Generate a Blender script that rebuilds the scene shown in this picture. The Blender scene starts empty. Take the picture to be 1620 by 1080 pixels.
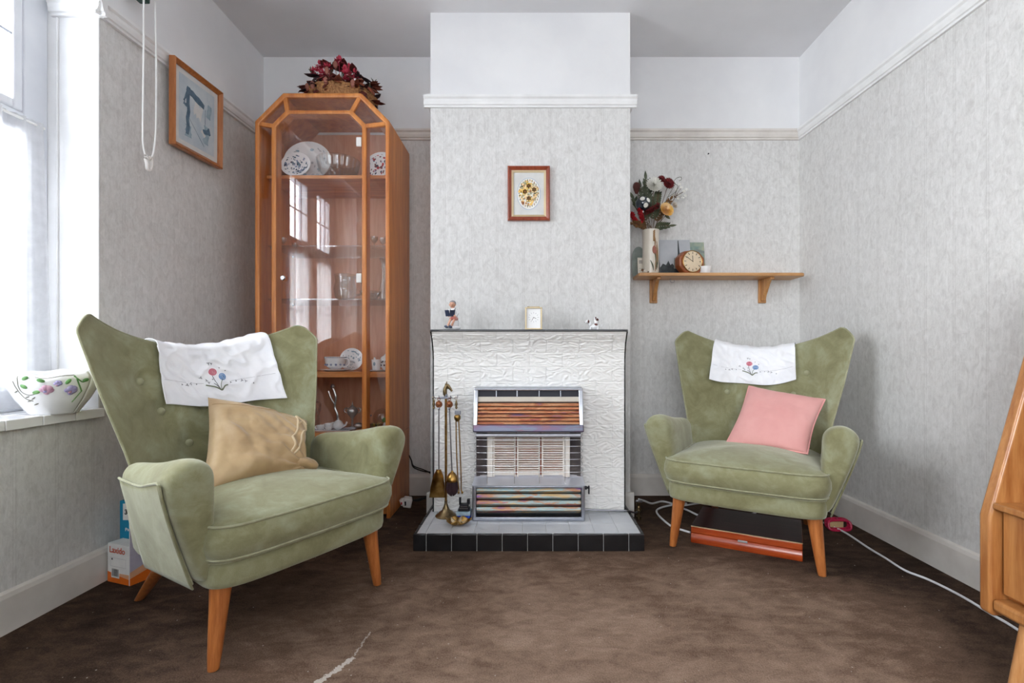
import bpy, math, random
from mathutils import Vector, Matrix, noise as mnoise
random.seed(7)
C = bpy.context.scene.collection
PI = math.pi
def R(a): return math.radians(a)
def lin(c):
    out = []
    for x in c[:3]:
        x /= 255.0
        out.append(x/12.92 if x <= .04045 else ((x+.055)/1.055)**2.4)
    return tuple(out)+(1.0,)
def lerp(a, b, t): return a+(b-a)*t
def interp(x, xs, ys):
    if x <= xs[0]: return ys[0]
    for i in range(1, len(xs)):
        if x <= xs[i]: return lerp(ys[i-1], ys[i], (x-xs[i-1])/(xs[i]-xs[i-1]))
    return ys[-1]
def sstep(a, b, x):
    t = min(1, max(0, (x-a)/(b-a))); return t*t*(3-2*t)
# room measures (metres): camera at the origin, 0.79 m up, looking along +Y
F, CX, CY, H = 780.0, 838.0, 559.0, .79
def at(px, py, y): return Vector(((px-CX)*y/F, y, H-(py-CY)*y/F))
def gr(px, py, z=0):
    y = (H-z)*F/(py-CY); return Vector(((px-CX)*y/F, y, z))
XL, XR, YB, YF, ZC = -1.489, 1.510, 2.758, -1.5, 2.447
BX0, BX1, BY = -.4825, .4886, 2.398

# ------------------------------------------------------------------ materials
def nt(name):
    m = bpy.data.materials.new(name); m.use_nodes = True
    t = m.node_tree; b = t.nodes['Principled BSDF']
    return m, t, b
def N(t, kind, **kw):
    n = t.nodes.new(kind)
    for k, v in kw.items():
        if k.startswith('i_'):
            key = k[2:]
            n.inputs[int(key) if key.isdigit() else key.replace('_', ' ')].default_value = v
        else: setattr(n, k, v)
    return n
def mixcol(t, fac, a, b):
    n = t.nodes.new('ShaderNodeMix'); n.data_type = 'RGBA'
    for key, v in ((0, fac), (6, a), (7, b)):
        if hasattr(v, 'is_output'): t.links.new(v, n.inputs[key])
        else: n.inputs[key].default_value = v
    return n.outputs[2]
def math_(t, op, a, b=None, c=None):
    n = t.nodes.new('ShaderNodeMath'); n.operation = op
    for i, v in enumerate((a, b, c)):
        if v is None: continue
        if hasattr(v, 'is_output'): t.links.new(v, n.inputs[i])
        else: n.inputs[i].default_value = v
    return n.outputs[0]
def ramp(t, fac, stops):
    n = t.nodes.new('ShaderNodeValToRGB'); e = n.color_ramp.elements
    e[0].position, e[0].color = stops[0]; e[1].position, e[1].color = stops[-1]
    for p, c in stops[1:-1]:
        x = e.new(p); x.color = c
    t.links.new(fac, n.inputs[0]); return n.outputs[0]
def coords(t, scale=(1, 1, 1)):
    tc = t.nodes.new('ShaderNodeTexCoord'); mp = t.nodes.new('ShaderNodeMapping')
    mp.inputs['Scale'].default_value = scale
    t.links.new(tc.outputs['Object'], mp.inputs[0]); return mp.outputs[0]
def noise(t, vec, scale, detail=4, rough=.55, dist=0):
    n = N(t, 'ShaderNodeTexNoise'); n.inputs['Scale'].default_value = scale
    n.inputs['Detail'].default_value = detail; n.inputs['Roughness'].default_value = rough
    n.inputs['Distortion'].default_value = dist
    if vec is not None: t.links.new(vec, n.inputs['Vector'])
    return n.outputs[0]
def bump(t, b, h, strength, dist=.002):
    n = N(t, 'ShaderNodeBump'); n.inputs['Strength'].default_value = strength
    n.inputs['Distance'].default_value = dist
    t.links.new(h, n.inputs['Height']); t.links.new(n.outputs[0], b.inputs['Normal'])
def plain(name, col, rough=.5, metal=0, spec=.5, sheen=0, var=None, vs=20, bmp=None, coat=0):
    m, t, b = nt(name)
    b.inputs['Roughness'].default_value = rough; b.inputs['Metallic'].default_value = metal
    b.inputs['Specular IOR Level'].default_value = spec; b.inputs['Coat Weight'].default_value = coat
    if sheen:
        b.inputs['Sheen Weight'].default_value = sheen; b.inputs['Sheen Roughness'].default_value = .5
    c = lin(col)
    vec = coords(t)
    d = lin(var) if var else tuple(x*.9 for x in c[:3])+(1,)
    f = noise(t, vec, vs, 4)
    f = ramp(t, f, [(.35, (0, 0, 0, 1)), (.65, (1, 1, 1, 1))])
    t.links.new(mixcol(t, f, c, d), b.inputs['Base Color'])
    if bmp: bump(t, b, noise(t, vec, bmp[0], 3), bmp[1], bmp[2])
    return m
def wood(name, c1, c2, axis='z', rough=.38, scale=1.0, coat=.15):
    m, t, b = nt(name)
    s = {'x': (1.2, 14, 14), 'y': (14, 1.2, 14), 'z': (14, 14, 1.2)}[axis]
    vec = coords(t, tuple(x*scale for x in s))
    f = noise(t, vec, 3.0, 6, .6, .6)
    f2 = noise(t, vec, 22.0, 3, .6)
    f = math_(t, 'ADD', math_(t, 'MULTIPLY', f, .75), math_(t, 'MULTIPLY', f2, .25))
    col = ramp(t, f, [(.36, lin(c1)), (.62, lin(c2))])
    t.links.new(col, b.inputs['Base Color'])
    b.inputs['Roughness'].default_value = rough; b.inputs['Coat Weight'].default_value = coat
    b.inputs['Coat Roughness'].default_value = .25
    bump(t, b, f2, .12, .001)
    return m
def glassmat(name, ior=1.5, tint=(1, 1, 1, 1), gloss=.0):
    m = bpy.data.materials.new(name); m.use_nodes = True; t = m.node_tree
    for n in list(t.nodes): t.nodes.remove(n)
    o = N(t, 'ShaderNodeOutputMaterial'); mx = N(t, 'ShaderNodeMixShader')
    tr = N(t, 'ShaderNodeBsdfTransparent'); tr.inputs[0].default_value = tint
    g = N(t, 'ShaderNodeBsdfGlossy'); g.inputs['Roughness'].default_value = gloss
    # Schlick reflectance, the same from either side of the thin pane
    f0 = ((ior-1)/(ior+1))**2; ge = N(t, 'ShaderNodeNewGeometry'); dp = N(t, 'ShaderNodeVectorMath', operation='DOT_PRODUCT')
    t.links.new(ge.outputs['Normal'], dp.inputs[0]); t.links.new(ge.outputs['Incoming'], dp.inputs[1])
    q = math_(t, 'POWER', math_(t, 'SUBTRACT', 1, math_(t, 'ABSOLUTE', dp.outputs['Value'])), 5)
    t.links.new(math_(t, 'ADD', math_(t, 'MULTIPLY', q, 1-f0), f0), mx.inputs[0]); t.links.new(tr.outputs[0], mx.inputs[1])
    t.links.new(g.outputs[0], mx.inputs[2]); t.links.new(mx.outputs[0], o.inputs[0])
    return m
def wallpaper(name):
    m, t, b = nt(name)
    tc = t.nodes.new('ShaderNodeTexCoord'); sp = t.nodes.new('ShaderNodeSeparateXYZ')
    t.links.new(tc.outputs['Object'], sp.inputs[0])
    u = math_(t, 'ADD', sp.outputs[0], sp.outputs[1])
    cb = t.nodes.new('ShaderNodeCombineXYZ')
    t.links.new(u, cb.inputs[0]); t.links.new(sp.outputs[2], cb.inputs[1])
    def mp(s, rot=0):
        n = t.nodes.new('ShaderNodeMapping'); n.inputs['Scale'].default_value = s
        n.inputs['Rotation'].default_value = (0, 0, rot)
        t.links.new(cb.outputs[0], n.inputs[0]); return n.outputs[0]
    n1 = noise(t, mp((1.6, 1, 1), .35), 26, 6, .65, .9)      # silky mottling
    n2 = noise(t, mp((9, .8, 1)), 14, 3, .6)                 # thin vertical threads
    n3 = noise(t, mp((2.6, .9, 1), -.5), 60, 3, .6, 1.5)     # slanted brush marks
    n4 = noise(t, mp((1, 1, 1)), 3.0, 3, .5)
    fr = math_(t, 'FRACT', math_(t, 'MULTIPLY', u, 1/.128))
    d = math_(t, 'ABSOLUTE', math_(t, 'SUBTRACT', fr, .5))
    st = math_(t, 'SUBTRACT', math_(t, 'LESS_THAN', d, .045), math_(t, 'LESS_THAN', d, .022))
    st = math_(t, 'MULTIPLY', st, n2)
    f = math_(t, 'ADD', math_(t, 'MULTIPLY', n1, .55), math_(t, 'MULTIPLY', n2, .2))
    f = math_(t, 'ADD', f, math_(t, 'MULTIPLY', n3, .25))
    f = math_(t, 'ADD', f, math_(t, 'MULTIPLY', math_(t, 'SUBTRACT', n4, .5), .12))
    f = math_(t, 'SUBTRACT', f, math_(t, 'MULTIPLY', st, .16))
    col = ramp(t, f, [(.36, lin((196, 194, 192))), (.5, lin((212, 211, 209))), (.64, lin((225, 224, 223)))])
    t.links.new(col, b.inputs['Base Color'])
    b.inputs['Roughness'].default_value = .55; b.inputs['Specular IOR Level'].default_value = .35
    bump(t, b, f, .35, .004)
    return m
def velvet(name, a, bb, cc):
    m, t, b = nt(name)
    vec = coords(t)
    f = noise(t, vec, 5.5, 5, .6, .8)
    f2 = noise(t, vec, 420, 2)
    f3 = noise(t, coords(t, (1, 1, 1)), 16, 4, .65, 1.2)
    k = math_(t, 'ADD', math_(t, 'MULTIPLY', f, .7), math_(t, 'MULTIPLY', f3, .3))
    col = ramp(t, k, [(.32, lin(a)), (.5, lin(bb)), (.70, lin(cc))])
    t.links.new(col, b.inputs['Base Color'])
    b.inputs['Roughness'].default_value = .85; b.inputs['Specular IOR Level'].default_value = .15
    b.inputs['Sheen Weight'].default_value = .6; b.inputs['Sheen Roughness'].default_value = .45
    b.inputs['Sheen Tint'].default_value = lin((228, 230, 218))
    h = math_(t, 'ADD', f2, math_(t, 'MULTIPLY', f3, 1.2))
    bump(t, b, h, .25, .003)
    return m
def carpet():
    m, t, b = nt('carpet_pile')
    vec = coords(t)
    big = noise(t, vec, 1.9, 5, .6, .6)
    mid = noise(t, coords(t, (1, 1.8, 1)), 13, 6, .7, .4)
    fine = noise(t, coords(t, (1, 1, 1)), 230, 3, .7)
    sp = t.nodes.new('ShaderNodeSeparateXYZ'); t.links.new(vec, sp.inputs[0])
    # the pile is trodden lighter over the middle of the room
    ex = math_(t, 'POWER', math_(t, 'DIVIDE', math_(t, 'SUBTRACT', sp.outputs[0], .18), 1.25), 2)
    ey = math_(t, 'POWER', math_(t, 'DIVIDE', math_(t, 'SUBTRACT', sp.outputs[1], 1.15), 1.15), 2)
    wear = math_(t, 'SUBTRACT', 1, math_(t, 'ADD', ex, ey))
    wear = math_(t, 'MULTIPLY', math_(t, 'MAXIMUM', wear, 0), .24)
    k = math_(t, 'ADD', math_(t, 'MULTIPLY', big, .40), math_(t, 'MULTIPLY', mid, .36))
    k = math_(t, 'ADD', k, math_(t, 'MULTIPLY', fine, .30))
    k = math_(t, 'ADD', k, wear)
    col = ramp(t, k, [(.36, lin((24, 18, 17))), (.50, lin((66, 51, 42))), (.66, lin((110, 88, 73))), (.86, lin((166, 141, 123)))])
    # lint specks
    v = N(t, 'ShaderNodeTexVoronoi'); v.inputs['Scale'].default_value = 26; t.links.new(vec, v.inputs['Vector'])
    spk = math_(t, 'LESS_THAN', v.outputs['Distance'], .055)
    spk = math_(t, 'MULTIPLY', spk, math_(t, 'GREATER_THAN', noise(t, vec, 6, 2), .5))
    spk = math_(t, 'MULTIPLY', spk, .55)
    # white streak of spilt plaster
    def seg(ax, ay, bx, by, w, jitter):
        dx, dy = bx-ax, by-ay; L = dx*dx+dy*dy
        nz = math_(t, 'MULTIPLY', math_(t, 'SUBTRACT', noise(t, vec, 38, 4, .7), .5), jitter)
        px_ = math_(t, 'SUBTRACT', math_(t, 'ADD', sp.outputs[0], nz), ax)
        py_ = math_(t, 'SUBTRACT', sp.outputs[1], ay)
        h = math_(t, 'DIVIDE', math_(t, 'ADD', math_(t, 'MULTIPLY', px_, dx), math_(t, 'MULTIPLY', py_, dy)), L)
        h = math_(t, 'MINIMUM', math_(t, 'MAXIMUM', h, 0), 1)
        ddx = math_(t, 'SUBTRACT', px_, math_(t, 'MULTIPLY', h, dx)); ddy = math_(t, 'SUBTRACT', py_, math_(t, 'MULTIPLY', h, dy))
        d = math_(t, 'SQRT', math_(t, 'ADD', math_(t, 'MULTIPLY', ddx, ddx), math_(t, 'MULTIPLY', ddy, ddy)))
        d = math_(t, 'ADD', d, math_(t, 'MULTIPLY', math_(t, 'SUBTRACT', noise(t, vec, 120, 3), .5), .012))
        return math_(t, 'LESS_THAN', d, w)
    s1 = seg(-.535, 1.12, -.462, 1.275, .0075, .05)
    s2 = math_(t, 'MULTIPLY', seg(-.462, 1.275, -.452, 1.40, .0022, .03), .55)
    st = math_(t, 'MAXIMUM', math_(t, 'MULTIPLY', s1, .9), s2)
    st = math_(t, 'MAXIMUM', st, spk)
    col = mixcol(t, st, col, lin((214, 205, 196)))
    t.links.new(col, b.inputs['Base Color'])
    b.inputs['Roughness'].default_value = .95; b.inputs['Specular IOR Level'].default_value = .1
    hh = math_(t, 'ADD', fine, math_(t, 'MULTIPLY', mid, .6))
    bump(t, b, hh, .7, .008)
    return m
def riven():
    m, t, b = nt('riven_white_tile')
    vec = coords(t, (1, 1, 2.4))
    f = noise(t, vec, 30, 5, .6, 1.6)
    b.inputs['Base Color'].default_value = lin((241, 240, 237))
    t.links.new(mixcol(t, f, lin((234, 233, 230)), lin((244, 243, 241))), b.inputs['Base Color'])
    b.inputs['Roughness'].default_value = .4
    bump(t, b, f, .25, .004)
    return m
def irid(name, stops, axis_scale=(3, 1, 18), metal=.55, rough=.3):
    m, t, b = nt(name)
    f = noise(t, coords(t, axis_scale), 2.2, 4, .6, .5)
    t.links.new(ramp(t, f, stops), b.inputs['Base Color'])
    b.inputs['Metallic'].default_value = metal; b.inputs['Roughness'].default_value = rough
    return m
M = {}
M['paper'] = wallpaper('silky_wallpaper')
M['white'] = plain('white_wall_paint', (232, 232, 233), .6, var=(224, 224, 226), vs=3, bmp=(90, .06, .002))
M['ceil'] = plain('ceiling_paint', (224, 224, 226), .8, var=(216, 216, 218), vs=2)
M['gloss'] = plain('white_gloss_paint', (236, 236, 236), .3, var=(226, 226, 226), vs=9)
M['frame'] = plain('window_frame_paint', (226, 228, 233), .3, var=(216, 219, 226), vs=6)
M['skirt'] = plain('skirting_paint', (222, 217, 211), .4, var=(206, 200, 194), vs=7)
M['carpet'] = carpet()
M['riven'] = riven()
M['velvet'] = velvet('sage_velvet', (112, 107, 74), (134, 132, 99), (161, 164, 137))
M['velvet_pipe'] = plain('sage_piping', (158, 158, 128), .85, sheen=.3, var=(138, 136, 104), vs=30)
M['leg'] = wood('beech_leg', (150, 82, 38), (188, 116, 60), 'z', .32, 1.6, .3)
M['leg_light'] = wood('pale_beech', (176, 118, 66), (206, 152, 100), 'z', .4)
M['linen'] = plain('white_linen', (243, 243, 246), .8, sheen=.2, var=(234, 235, 240), vs=12, bmp=(700, .1, .001))
M['tan'] = plain('tan_cotton', (190, 162, 120), .5, sheen=.3, var=(164, 134, 94), vs=7, bmp=(26, .3, .006))
M['tan_cord'] = plain('cream_lace', (214, 194, 160), .8)
M['pink'] = plain('pink_cotton', (222, 163, 158), .8, sheen=.2, var=(214, 150, 146), vs=6, bmp=(30, .22, .004))
M['pinkpipe'] = plain('pink_piping', (240, 172, 168), .8)
M['cab'] = wood('cherry_veneer', (176, 100, 44), (210, 136, 68), 'z', .35, .8)
M['cabx'] = wood('cherry_veneer_flat', (178, 104, 50), (214, 142, 78), 'x', .35, .8)
M['cabin'] = wood('cherry_back_panel', (198, 134, 100), (220, 164, 130), 'z', .5, .6)
M['oak'] = wood('shelf_oak', (176, 124, 74), (204, 156, 104), 'x', .45)
M['oakz'] = wood('bracket_oak', (166, 112, 62), (198, 146, 92), 'z', .45)
M['bureau'] = wood('bureau_oak', (150, 92, 46), (184, 128, 74), 'z', .3, .9, .35)
M['bureau_in'] = wood('bureau_inside', (140, 80, 36), (168, 104, 52), 'z', .35)
M['mahog'] = wood('canteen_red_wood', (142, 50, 18), (176, 76, 32), 'x', .25, 1, .5)
M['mahog_dark'] = wood('canteen_dark_lid', (40, 26, 30), (66, 44, 46), 'x', .3, 1, .3)
M['glass'] = glassmat('cabinet_glass', 1.6)
M['pane'] = glassmat('window_glass', 1.45)
M['crystal'] = glassmat('crystal', 2.0, (.93, .95, .95, 1), .03)
M['chrome'] = plain('chrome', (205, 208, 214), .16, 1, var=(188, 192, 200), vs=5)
M['satin'] = plain('satin_chrome', (214, 215, 222), .3, .55, var=(200, 202, 212), vs=6)
M['steel'] = plain('brushed_steel', (176, 180, 190), .35, 1, var=(160, 164, 176), vs=30)
M['wire'] = plain('grille_wire', (206, 206, 210), .25, 1)
M['brass'] = plain('aged_brass', (182, 146, 84), .3, 1, var=(150, 112, 58), vs=40)
M['antq'] = plain('dull_brass', (150, 132, 98), .35, 1, var=(120, 100, 72), vs=50)
M['copper'] = plain('copper_medal', (160, 106, 76), .4, 1, var=(120, 74, 52), vs=60)
M['gunmetal'] = plain('gunmetal', (140, 140, 146), .35, 1)
M['darkm'] = plain('dark_metal', (44, 44, 50), .4, .6)
M['mirror_dark'] = plain('polished_dark_reflector', (128, 122, 122), .25, .6, var=(84, 80, 86), vs=8)
M['black'] = plain('black_plastic', (20, 20, 22), .4)
M['blacktile'] = plain('black_glazed_tile', (26, 26, 28), .22, var=(36, 36, 38), vs=14, coat=.3)
M['greytile'] = plain('pale_grey_tile', (206, 208, 212), .35, var=(194, 197, 203), vs=12)
M['grout'] = plain('grout', (212, 210, 206), .8)
M['ceramic'] = plain('radiant_ceramic', (240, 236, 230), .7, var=(232, 222, 212), vs=30)
M['ceramic_slot'] = plain('radiant_shadow', (150, 112, 100), .8, var=(190, 110, 84), vs=12)
M['cream'] = plain('cream_enamel', (206, 198, 184), .4)
cs = lambda *a: [(p, lin(c)) for p, c in a]
M['irid_warm'] = irid('heat_tinted_copper', cs((.3, (176, 104, 118)), (.42, (222, 150, 108)), (.5, (236, 184, 142)), (.58, (206, 136, 100)), (.7, (160, 134, 172))))
M['irid_cool'] = irid('heat_tinted_chrome', cs((.3, (226, 196, 140)), (.42, (214, 188, 150)), (.5, (170, 200, 206)), (.58, (206, 150, 110)), (.7, (140, 110, 190))))
M['irid_lip'] = irid('heat_tinted_steel', cs((.3, (128, 84, 80)), (.45, (104, 88, 112)), (.6, (100, 108, 124)), (.7, (112, 84, 98))))
M['cordw'] = plain('white_cord', (238, 238, 236), .6)
M['cable'] = plain('white_cable', (224, 224, 226), .4)
M['cableb'] = plain('black_cable', (24, 24, 26), .5)
M['porc'] = plain('white_porcelain', (240, 240, 240), .18, coat=.4, var=(234, 234, 236), vs=9)
M['porcgrey'] = plain('grey_porcelain', (196, 196, 200), .25, coat=.3)
M['blue'] = plain('cobalt_print', (70, 84, 130), .3, var=(200, 206, 224), vs=70)
M['navy'] = plain('navy_glaze', (52, 62, 86), .25, coat=.3)
M['skin'] = plain('figurine_skin', (224, 168, 140), .3, coat=.3)
M['pinkgl'] = plain('figurine_pink', (206, 128, 116), .3, coat=.3)
M['hairgrey'] = plain('figurine_hair', (150, 146, 148), .35, coat=.2)
M['lilac'] = plain('lilac_glaze', (176, 166, 206), .3, var=(150, 142, 190), vs=60)
M['mauve'] = plain('pink_mauve_glaze', (206, 168, 186), .3, var=(184, 134, 160), vs=60)
M['leafgl'] = plain('leaf_glaze', (120, 168, 104), .3, var=(86, 140, 78), vs=60)
M['vinegl'] = plain('vine_glaze', (130, 128, 118), .35)
M['wicker'] = plain('wicker', (190, 142, 92), .7, var=(140, 94, 56), vs=120, bmp=(200, .4, .003))
M['wickerd'] = plain('dark_willow', (120, 88, 66), .7, var=(92, 66, 50), vs=80)
M['dryred'] = plain('dried_leaf_red', (112, 44, 36), .7, var=(76, 30, 30), vs=30)
M['dryrust'] = plain('dried_leaf_rust', (142, 70, 44), .7, var=(104, 48, 34), vs=30)
M['dryplum'] = plain('dried_leaf_plum', (66, 40, 46), .7, var=(48, 34, 40), vs=30)
M['berry'] = plain('crimson_petals', (176, 30, 58), .6, var=(206, 70, 92), vs=90)
M['seed'] = plain('dusty_seed_head', (164, 106, 92), .8)
M['darkgreen'] = plain('dark_foliage', (58, 68, 48), .6, var=(88, 92, 66), vs=40)
M['sagegreen'] = plain('grey_foliage', (96, 104, 84), .7, var=(70, 76, 58), vs=40)
M['bronze'] = plain('bronze_foliage', (132, 92, 46), .7, var=(90, 62, 34), vs=40)
M['stem'] = plain('brown_stem', (96, 72, 50), .7)
M['deepred'] = plain('deep_red_petal', (128, 30, 34), .7, var=(92, 22, 26), vs=60)
M['red'] = plain('red_plush', (206, 28, 40), .8, var=(150, 24, 40), vs=60)
M['whitepet'] = plain('white_petal', (234, 232, 226), .7, var=(220, 218, 208), vs=30)
M['yellow'] = plain('yellow_petal', (234, 186, 64), .6, var=(240, 214, 176), vs=26)
M['bauble'] = plain('blue_glass_ball', (16, 22, 46), .08, coat=1, var=(14, 40, 48), vs=14)
M['cone'] = plain('pine_cone', (104, 52, 44), .7, var=(70, 36, 32), vs=50)
M['vase'] = plain('cream_stoneware', (222, 214, 200), .35, var=(212, 202, 188), vs=10, coat=.2)
M['wheat'] = plain('painted_wheat', (150, 112, 70), .5)
M['clockwood'] = wood('teak_case', (126, 66, 34), (160, 92, 54), 'x', .35, 1.5)
M['face'] = plain('cream_clock_face', (228, 208, 178), .45)
M['ink'] = plain('dark_ink', (40, 34, 34), .6)
M['card'] = plain('white_card', (236, 236, 234), .6)
M['cardgrey'] = plain('grey_photo', (186, 188, 192), .5, var=(172, 176, 182), vs=10)
M['phototeal'] = plain('teal_photo', (112, 142, 138), .5, var=(176, 176, 150), vs=16)
M['photoyel'] = plain('ochre_photo', (190, 170, 110), .5, var=(142, 148, 122), vs=40)
M['photodark'] = plain('photo_black', (30, 34, 38), .5, var=(56, 62, 62), vs=60)
M['slate'] = plain('grey_green_photo', (120, 130, 124), .5, var=(150, 156, 150), vs=14)
M['orange'] = plain('orange_print', (232, 112, 26), .5)
M['orange_pale'] = plain('pale_orange_print', (236, 178, 138), .5)
M['laxred'] = plain('orange_red_ink', (206, 76, 30), .5)
M['mauveside'] = plain('mauve_carton_side', (196, 192, 208), .55, var=(184, 178, 196), vs=20)
M['teal'] = plain('teal_carton', (18, 138, 176), .45, var=(22, 128, 166), vs=10)
M['bluepack'] = plain('blue_packet', (20, 70, 200), .4)
M['magenta'] = plain('magenta_plastic', (176, 20, 66), .35, var=(150, 16, 56), vs=20)
M['framewood'] = wood('pine_picture_frame', (150, 86, 42), (182, 114, 62), 'z', .4, 1.5)
M['framered'] = wood('mahogany_picture_frame', (122, 52, 34), (156, 76, 50), 'z', .3, 1.5)
M['gilt'] = plain('gilt_slip', (206, 186, 150), .35, .5)
M['mount'] = plain('pale_mount', (214, 214, 212), .8)
M['wash'] = plain('watercolour_paper', (196, 204, 208), .8, var=(176, 190, 200), vs=14)
M['washd'] = plain('slate_blue_wash', (72, 96, 116), .8, var=(98, 122, 140), vs=40)
M['washm'] = plain('pale_blue_wash', (132, 156, 172), .8, var=(160, 178, 188), vs=30)
M['brown'] = plain('brown_petal', (150, 92, 48), .7)
M['green_dark'] = plain('dark_green_plastic', (34, 70, 60), .4)
M['yellowgrass'] = plain('straw_grass', (196, 156, 76), .7, var=(150, 120, 60), vs=50)
M['silver'] = plain('silver_plate', (214, 214, 212), .22, .6, var=(186, 184, 182), vs=30)
M['threadred'] = plain('rose_thread', (214, 84, 112), .7)
M['threadblue'] = plain('blue_thread', (92, 142, 196), .7)
M['threadgrey'] = plain('grey_thread', (112, 110, 116), .7)
M['threadgreen'] = plain('green_grey_thread', (122, 128, 106), .7)
M['plastic'] = plain('white_plastic', (232, 228, 224), .4)
def net():
    m = bpy.data.materials.new('white_net'); m.use_nodes = True; t = m.node_tree
    for n in list(t.nodes): t.nodes.remove(n)
    o = N(t, 'ShaderNodeOutputMaterial')
    tr = N(t, 'ShaderNodeBsdfTransparent'); tl = N(t, 'ShaderNodeBsdfTranslucent'); df = N(t, 'ShaderNodeBsdfDiffuse')
    tl.inputs[0].default_value = (.62, .62, .63, 1); df.inputs[0].default_value = (.88, .88, .9, 1)
    a = N(t, 'ShaderNodeMixShader'); a.inputs[0].default_value = .45
    b = N(t, 'ShaderNodeMixShader')
    f = noise(t, coords(t, (1, 1, 1)), 26, 4)
    f = math_(t, 'ADD', math_(t, 'MULTIPLY', f, .3), .55)
    t.links.new(tl.outputs[0], a.inputs[1]); t.links.new(df.outputs[0], a.inputs[2])
    t.links.new(f, b.inputs[0]); t.links.new(tr.outputs[0], b.inputs[1]); t.links.new(a.outputs[0], b.inputs[2])
    t.links.new(b.outputs[0], o.inputs[0]); return m
M['net'] = net()

# ------------------------------------------------------------------ mesh building
def frame_of(d):
    d = Vector(d).normalized()
    a = Vector((0, 0, 1)) if abs(d.z) < .9 else Vector((1, 0, 0))
    x = a.cross(d).normalized(); y = d.cross(x); return x, y, d
class MB:
    def __init__(s): s.v = []; s.f = []; s.m = []
    def add(s, vs, fs, mi=0):
        o = len(s.v); s.v += [Vector(v) for v in vs]
        for f in fs: s.f.append(tuple(i+o for i in f)); s.m.append(mi)
        return s
    def box(s, c, d, mi=0, rot=None):
        x, y, z = [k/2 for k in d]; c = Vector(c)
        vs = [Vector((sx*x, sy*y, sz*z)) for sx in (-1, 1) for sy in (-1, 1) for sz in (-1, 1)]
        if rot is not None: vs = [rot @ v for v in vs]
        return s.add([c+v for v in vs], [(0, 1, 3, 2), (4, 6, 7, 5), (0, 4, 5, 1), (2, 3, 7, 6), (0, 2, 6, 4), (1, 5, 7, 3)], mi)
    def bx(s, x0, x1, y0, y1, z0, z1, mi=0):
        return s.box(((x0+x1)/2, (y0+y1)/2, (z0+z1)/2), (x1-x0, y1-y0, z1-z0), mi)
    def loft(s, rings, closed=True, caps=(True, True), mi=0):
        n = len(rings[0]); vs = [v for r in rings for v in r]; fs = []
        for i in range(len(rings)-1):
            for j in range(n if closed else n-1):
                k = (j+1) % n
                fs.append((i*n+j, i*n+k, (i+1)*n+k, (i+1)*n+j))
        if caps[0]: fs.append(tuple(range(n-1, -1, -1)))
        if caps[1]: fs.append(tuple((len(rings)-1)*n+j for j in range(n)))
        return s.add(vs, fs, mi)
    def tube(s, pts, r, n=8, mi=0, closed=False, caps=True, sq=None):
        pts = [Vector(p) for p in pts]; L = len(pts)
        rs = r if isinstance(r, (list, tuple)) else [r]*L
        rings = []; px = None
        for i, p in enumerate(pts):
            if closed: d = pts[(i+1) % L]-pts[i-1]
            else: d = pts[min(i+1, L-1)]-pts[max(i-1, 0)]
            if d.length < 1e-9: d = Vector((0, 0, 1))
            d.normalize()
            if px is None: px = frame_of(d)[0]
            else:
                px = px-d*px.dot(d)
                px = px.normalized() if px.length > 1e-6 else frame_of(d)[0]
            py = d.cross(px)
            rings.append([p+px*(rs[i]*math.cos(2*PI*k/n))+py*(rs[i]*math.sin(2*PI*k/n)) for k in range(n)])
        if closed: rings.append(rings[0]); caps = False
        return s.loft(rings, True, (caps, caps), mi)
    def lathe(s, prof, c=(0, 0, 0), n=24, mi=0, axis=None, sx=1, sy=1, caps=(True, True)):
        c = Vector(c); x, y, d = (Vector((1, 0, 0)), Vector((0, 1, 0)), Vector((0, 0, 1))) if axis is None else frame_of(axis)
        rings = [[c+x*(r*sx*math.cos(2*PI*k/n))+y*(r*sy*math.sin(2*PI*k/n))+d*z for k in range(n)] for r, z in prof]
        return s.loft(rings, True, caps, mi)
    def ell(s, c, r, nu=14, nv=9, mi=0, rot=None, fn=None):
        c = Vector(c); rings = []
        for i in range(nv+1):
            a = -PI/2+PI*i/nv; ca = max(math.cos(a), .02)
            ring = []
            for k in range(nu):
                p = Vector((r[0]*ca*math.cos(2*PI*k/nu), r[1]*ca*math.sin(2*PI*k/nu), r[2]*math.sin(a)))
                if fn: p = fn(p)
                if rot is not None: p = rot @ p
                ring.append(c+p)
            rings.append(ring)
        return s.loft(rings, True, (True, True), mi)
    def grid(s, fn, nu, nv, mi=0, mfn=None):
        o = len(s.v)
        for j in range(nv+1):
            for i in range(nu+1): s.v.append(Vector(fn(i/nu, j/nv)))
        for j in range(nv):
            for i in range(nu):
                a = o+j*(nu+1)+i; s.f.append((a, a+1, a+nu+2, a+nu+1))
                s.m.append(mfn((i+.5)/nu, (j+.5)/nv) if mfn else mi)
        return s
    def prism(s, poly, fn, mi=0):      # fn(p,k) -> 3D, k=0/1
        n = len(poly); vs = [fn(p, 0) for p in poly]+[fn(p, 1) for p in poly]
        fs = [tuple(range(n-1, -1, -1)), tuple(range(n, 2*n))]+[(i, (i+1) % n, n+(i+1) % n, n+i) for i in range(n)]
        return s.add(vs, fs, mi)
    def ringprism(s, outer, inner, y0, y1, mi=0):   # loop frame in the XZ plane between two depths
        n = len(outer)
        vs = [(x, y0, z) for x, z in outer]+[(x, y0, z) for x, z in inner]+[(x, y1, z) for x, z in outer]+[(x, y1, z) for x, z in inner]
        fs = []
        for i in range(n):
            j = (i+1) % n
            fs += [(i, j, n+j, n+i), (2*n+i, 3*n+i, 3*n+j, 2*n+j), (i, 2*n+i, 2*n+j, j), (n+i, n+j, 3*n+j, 3*n+i)]
        return s.add(vs, fs, mi)
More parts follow.
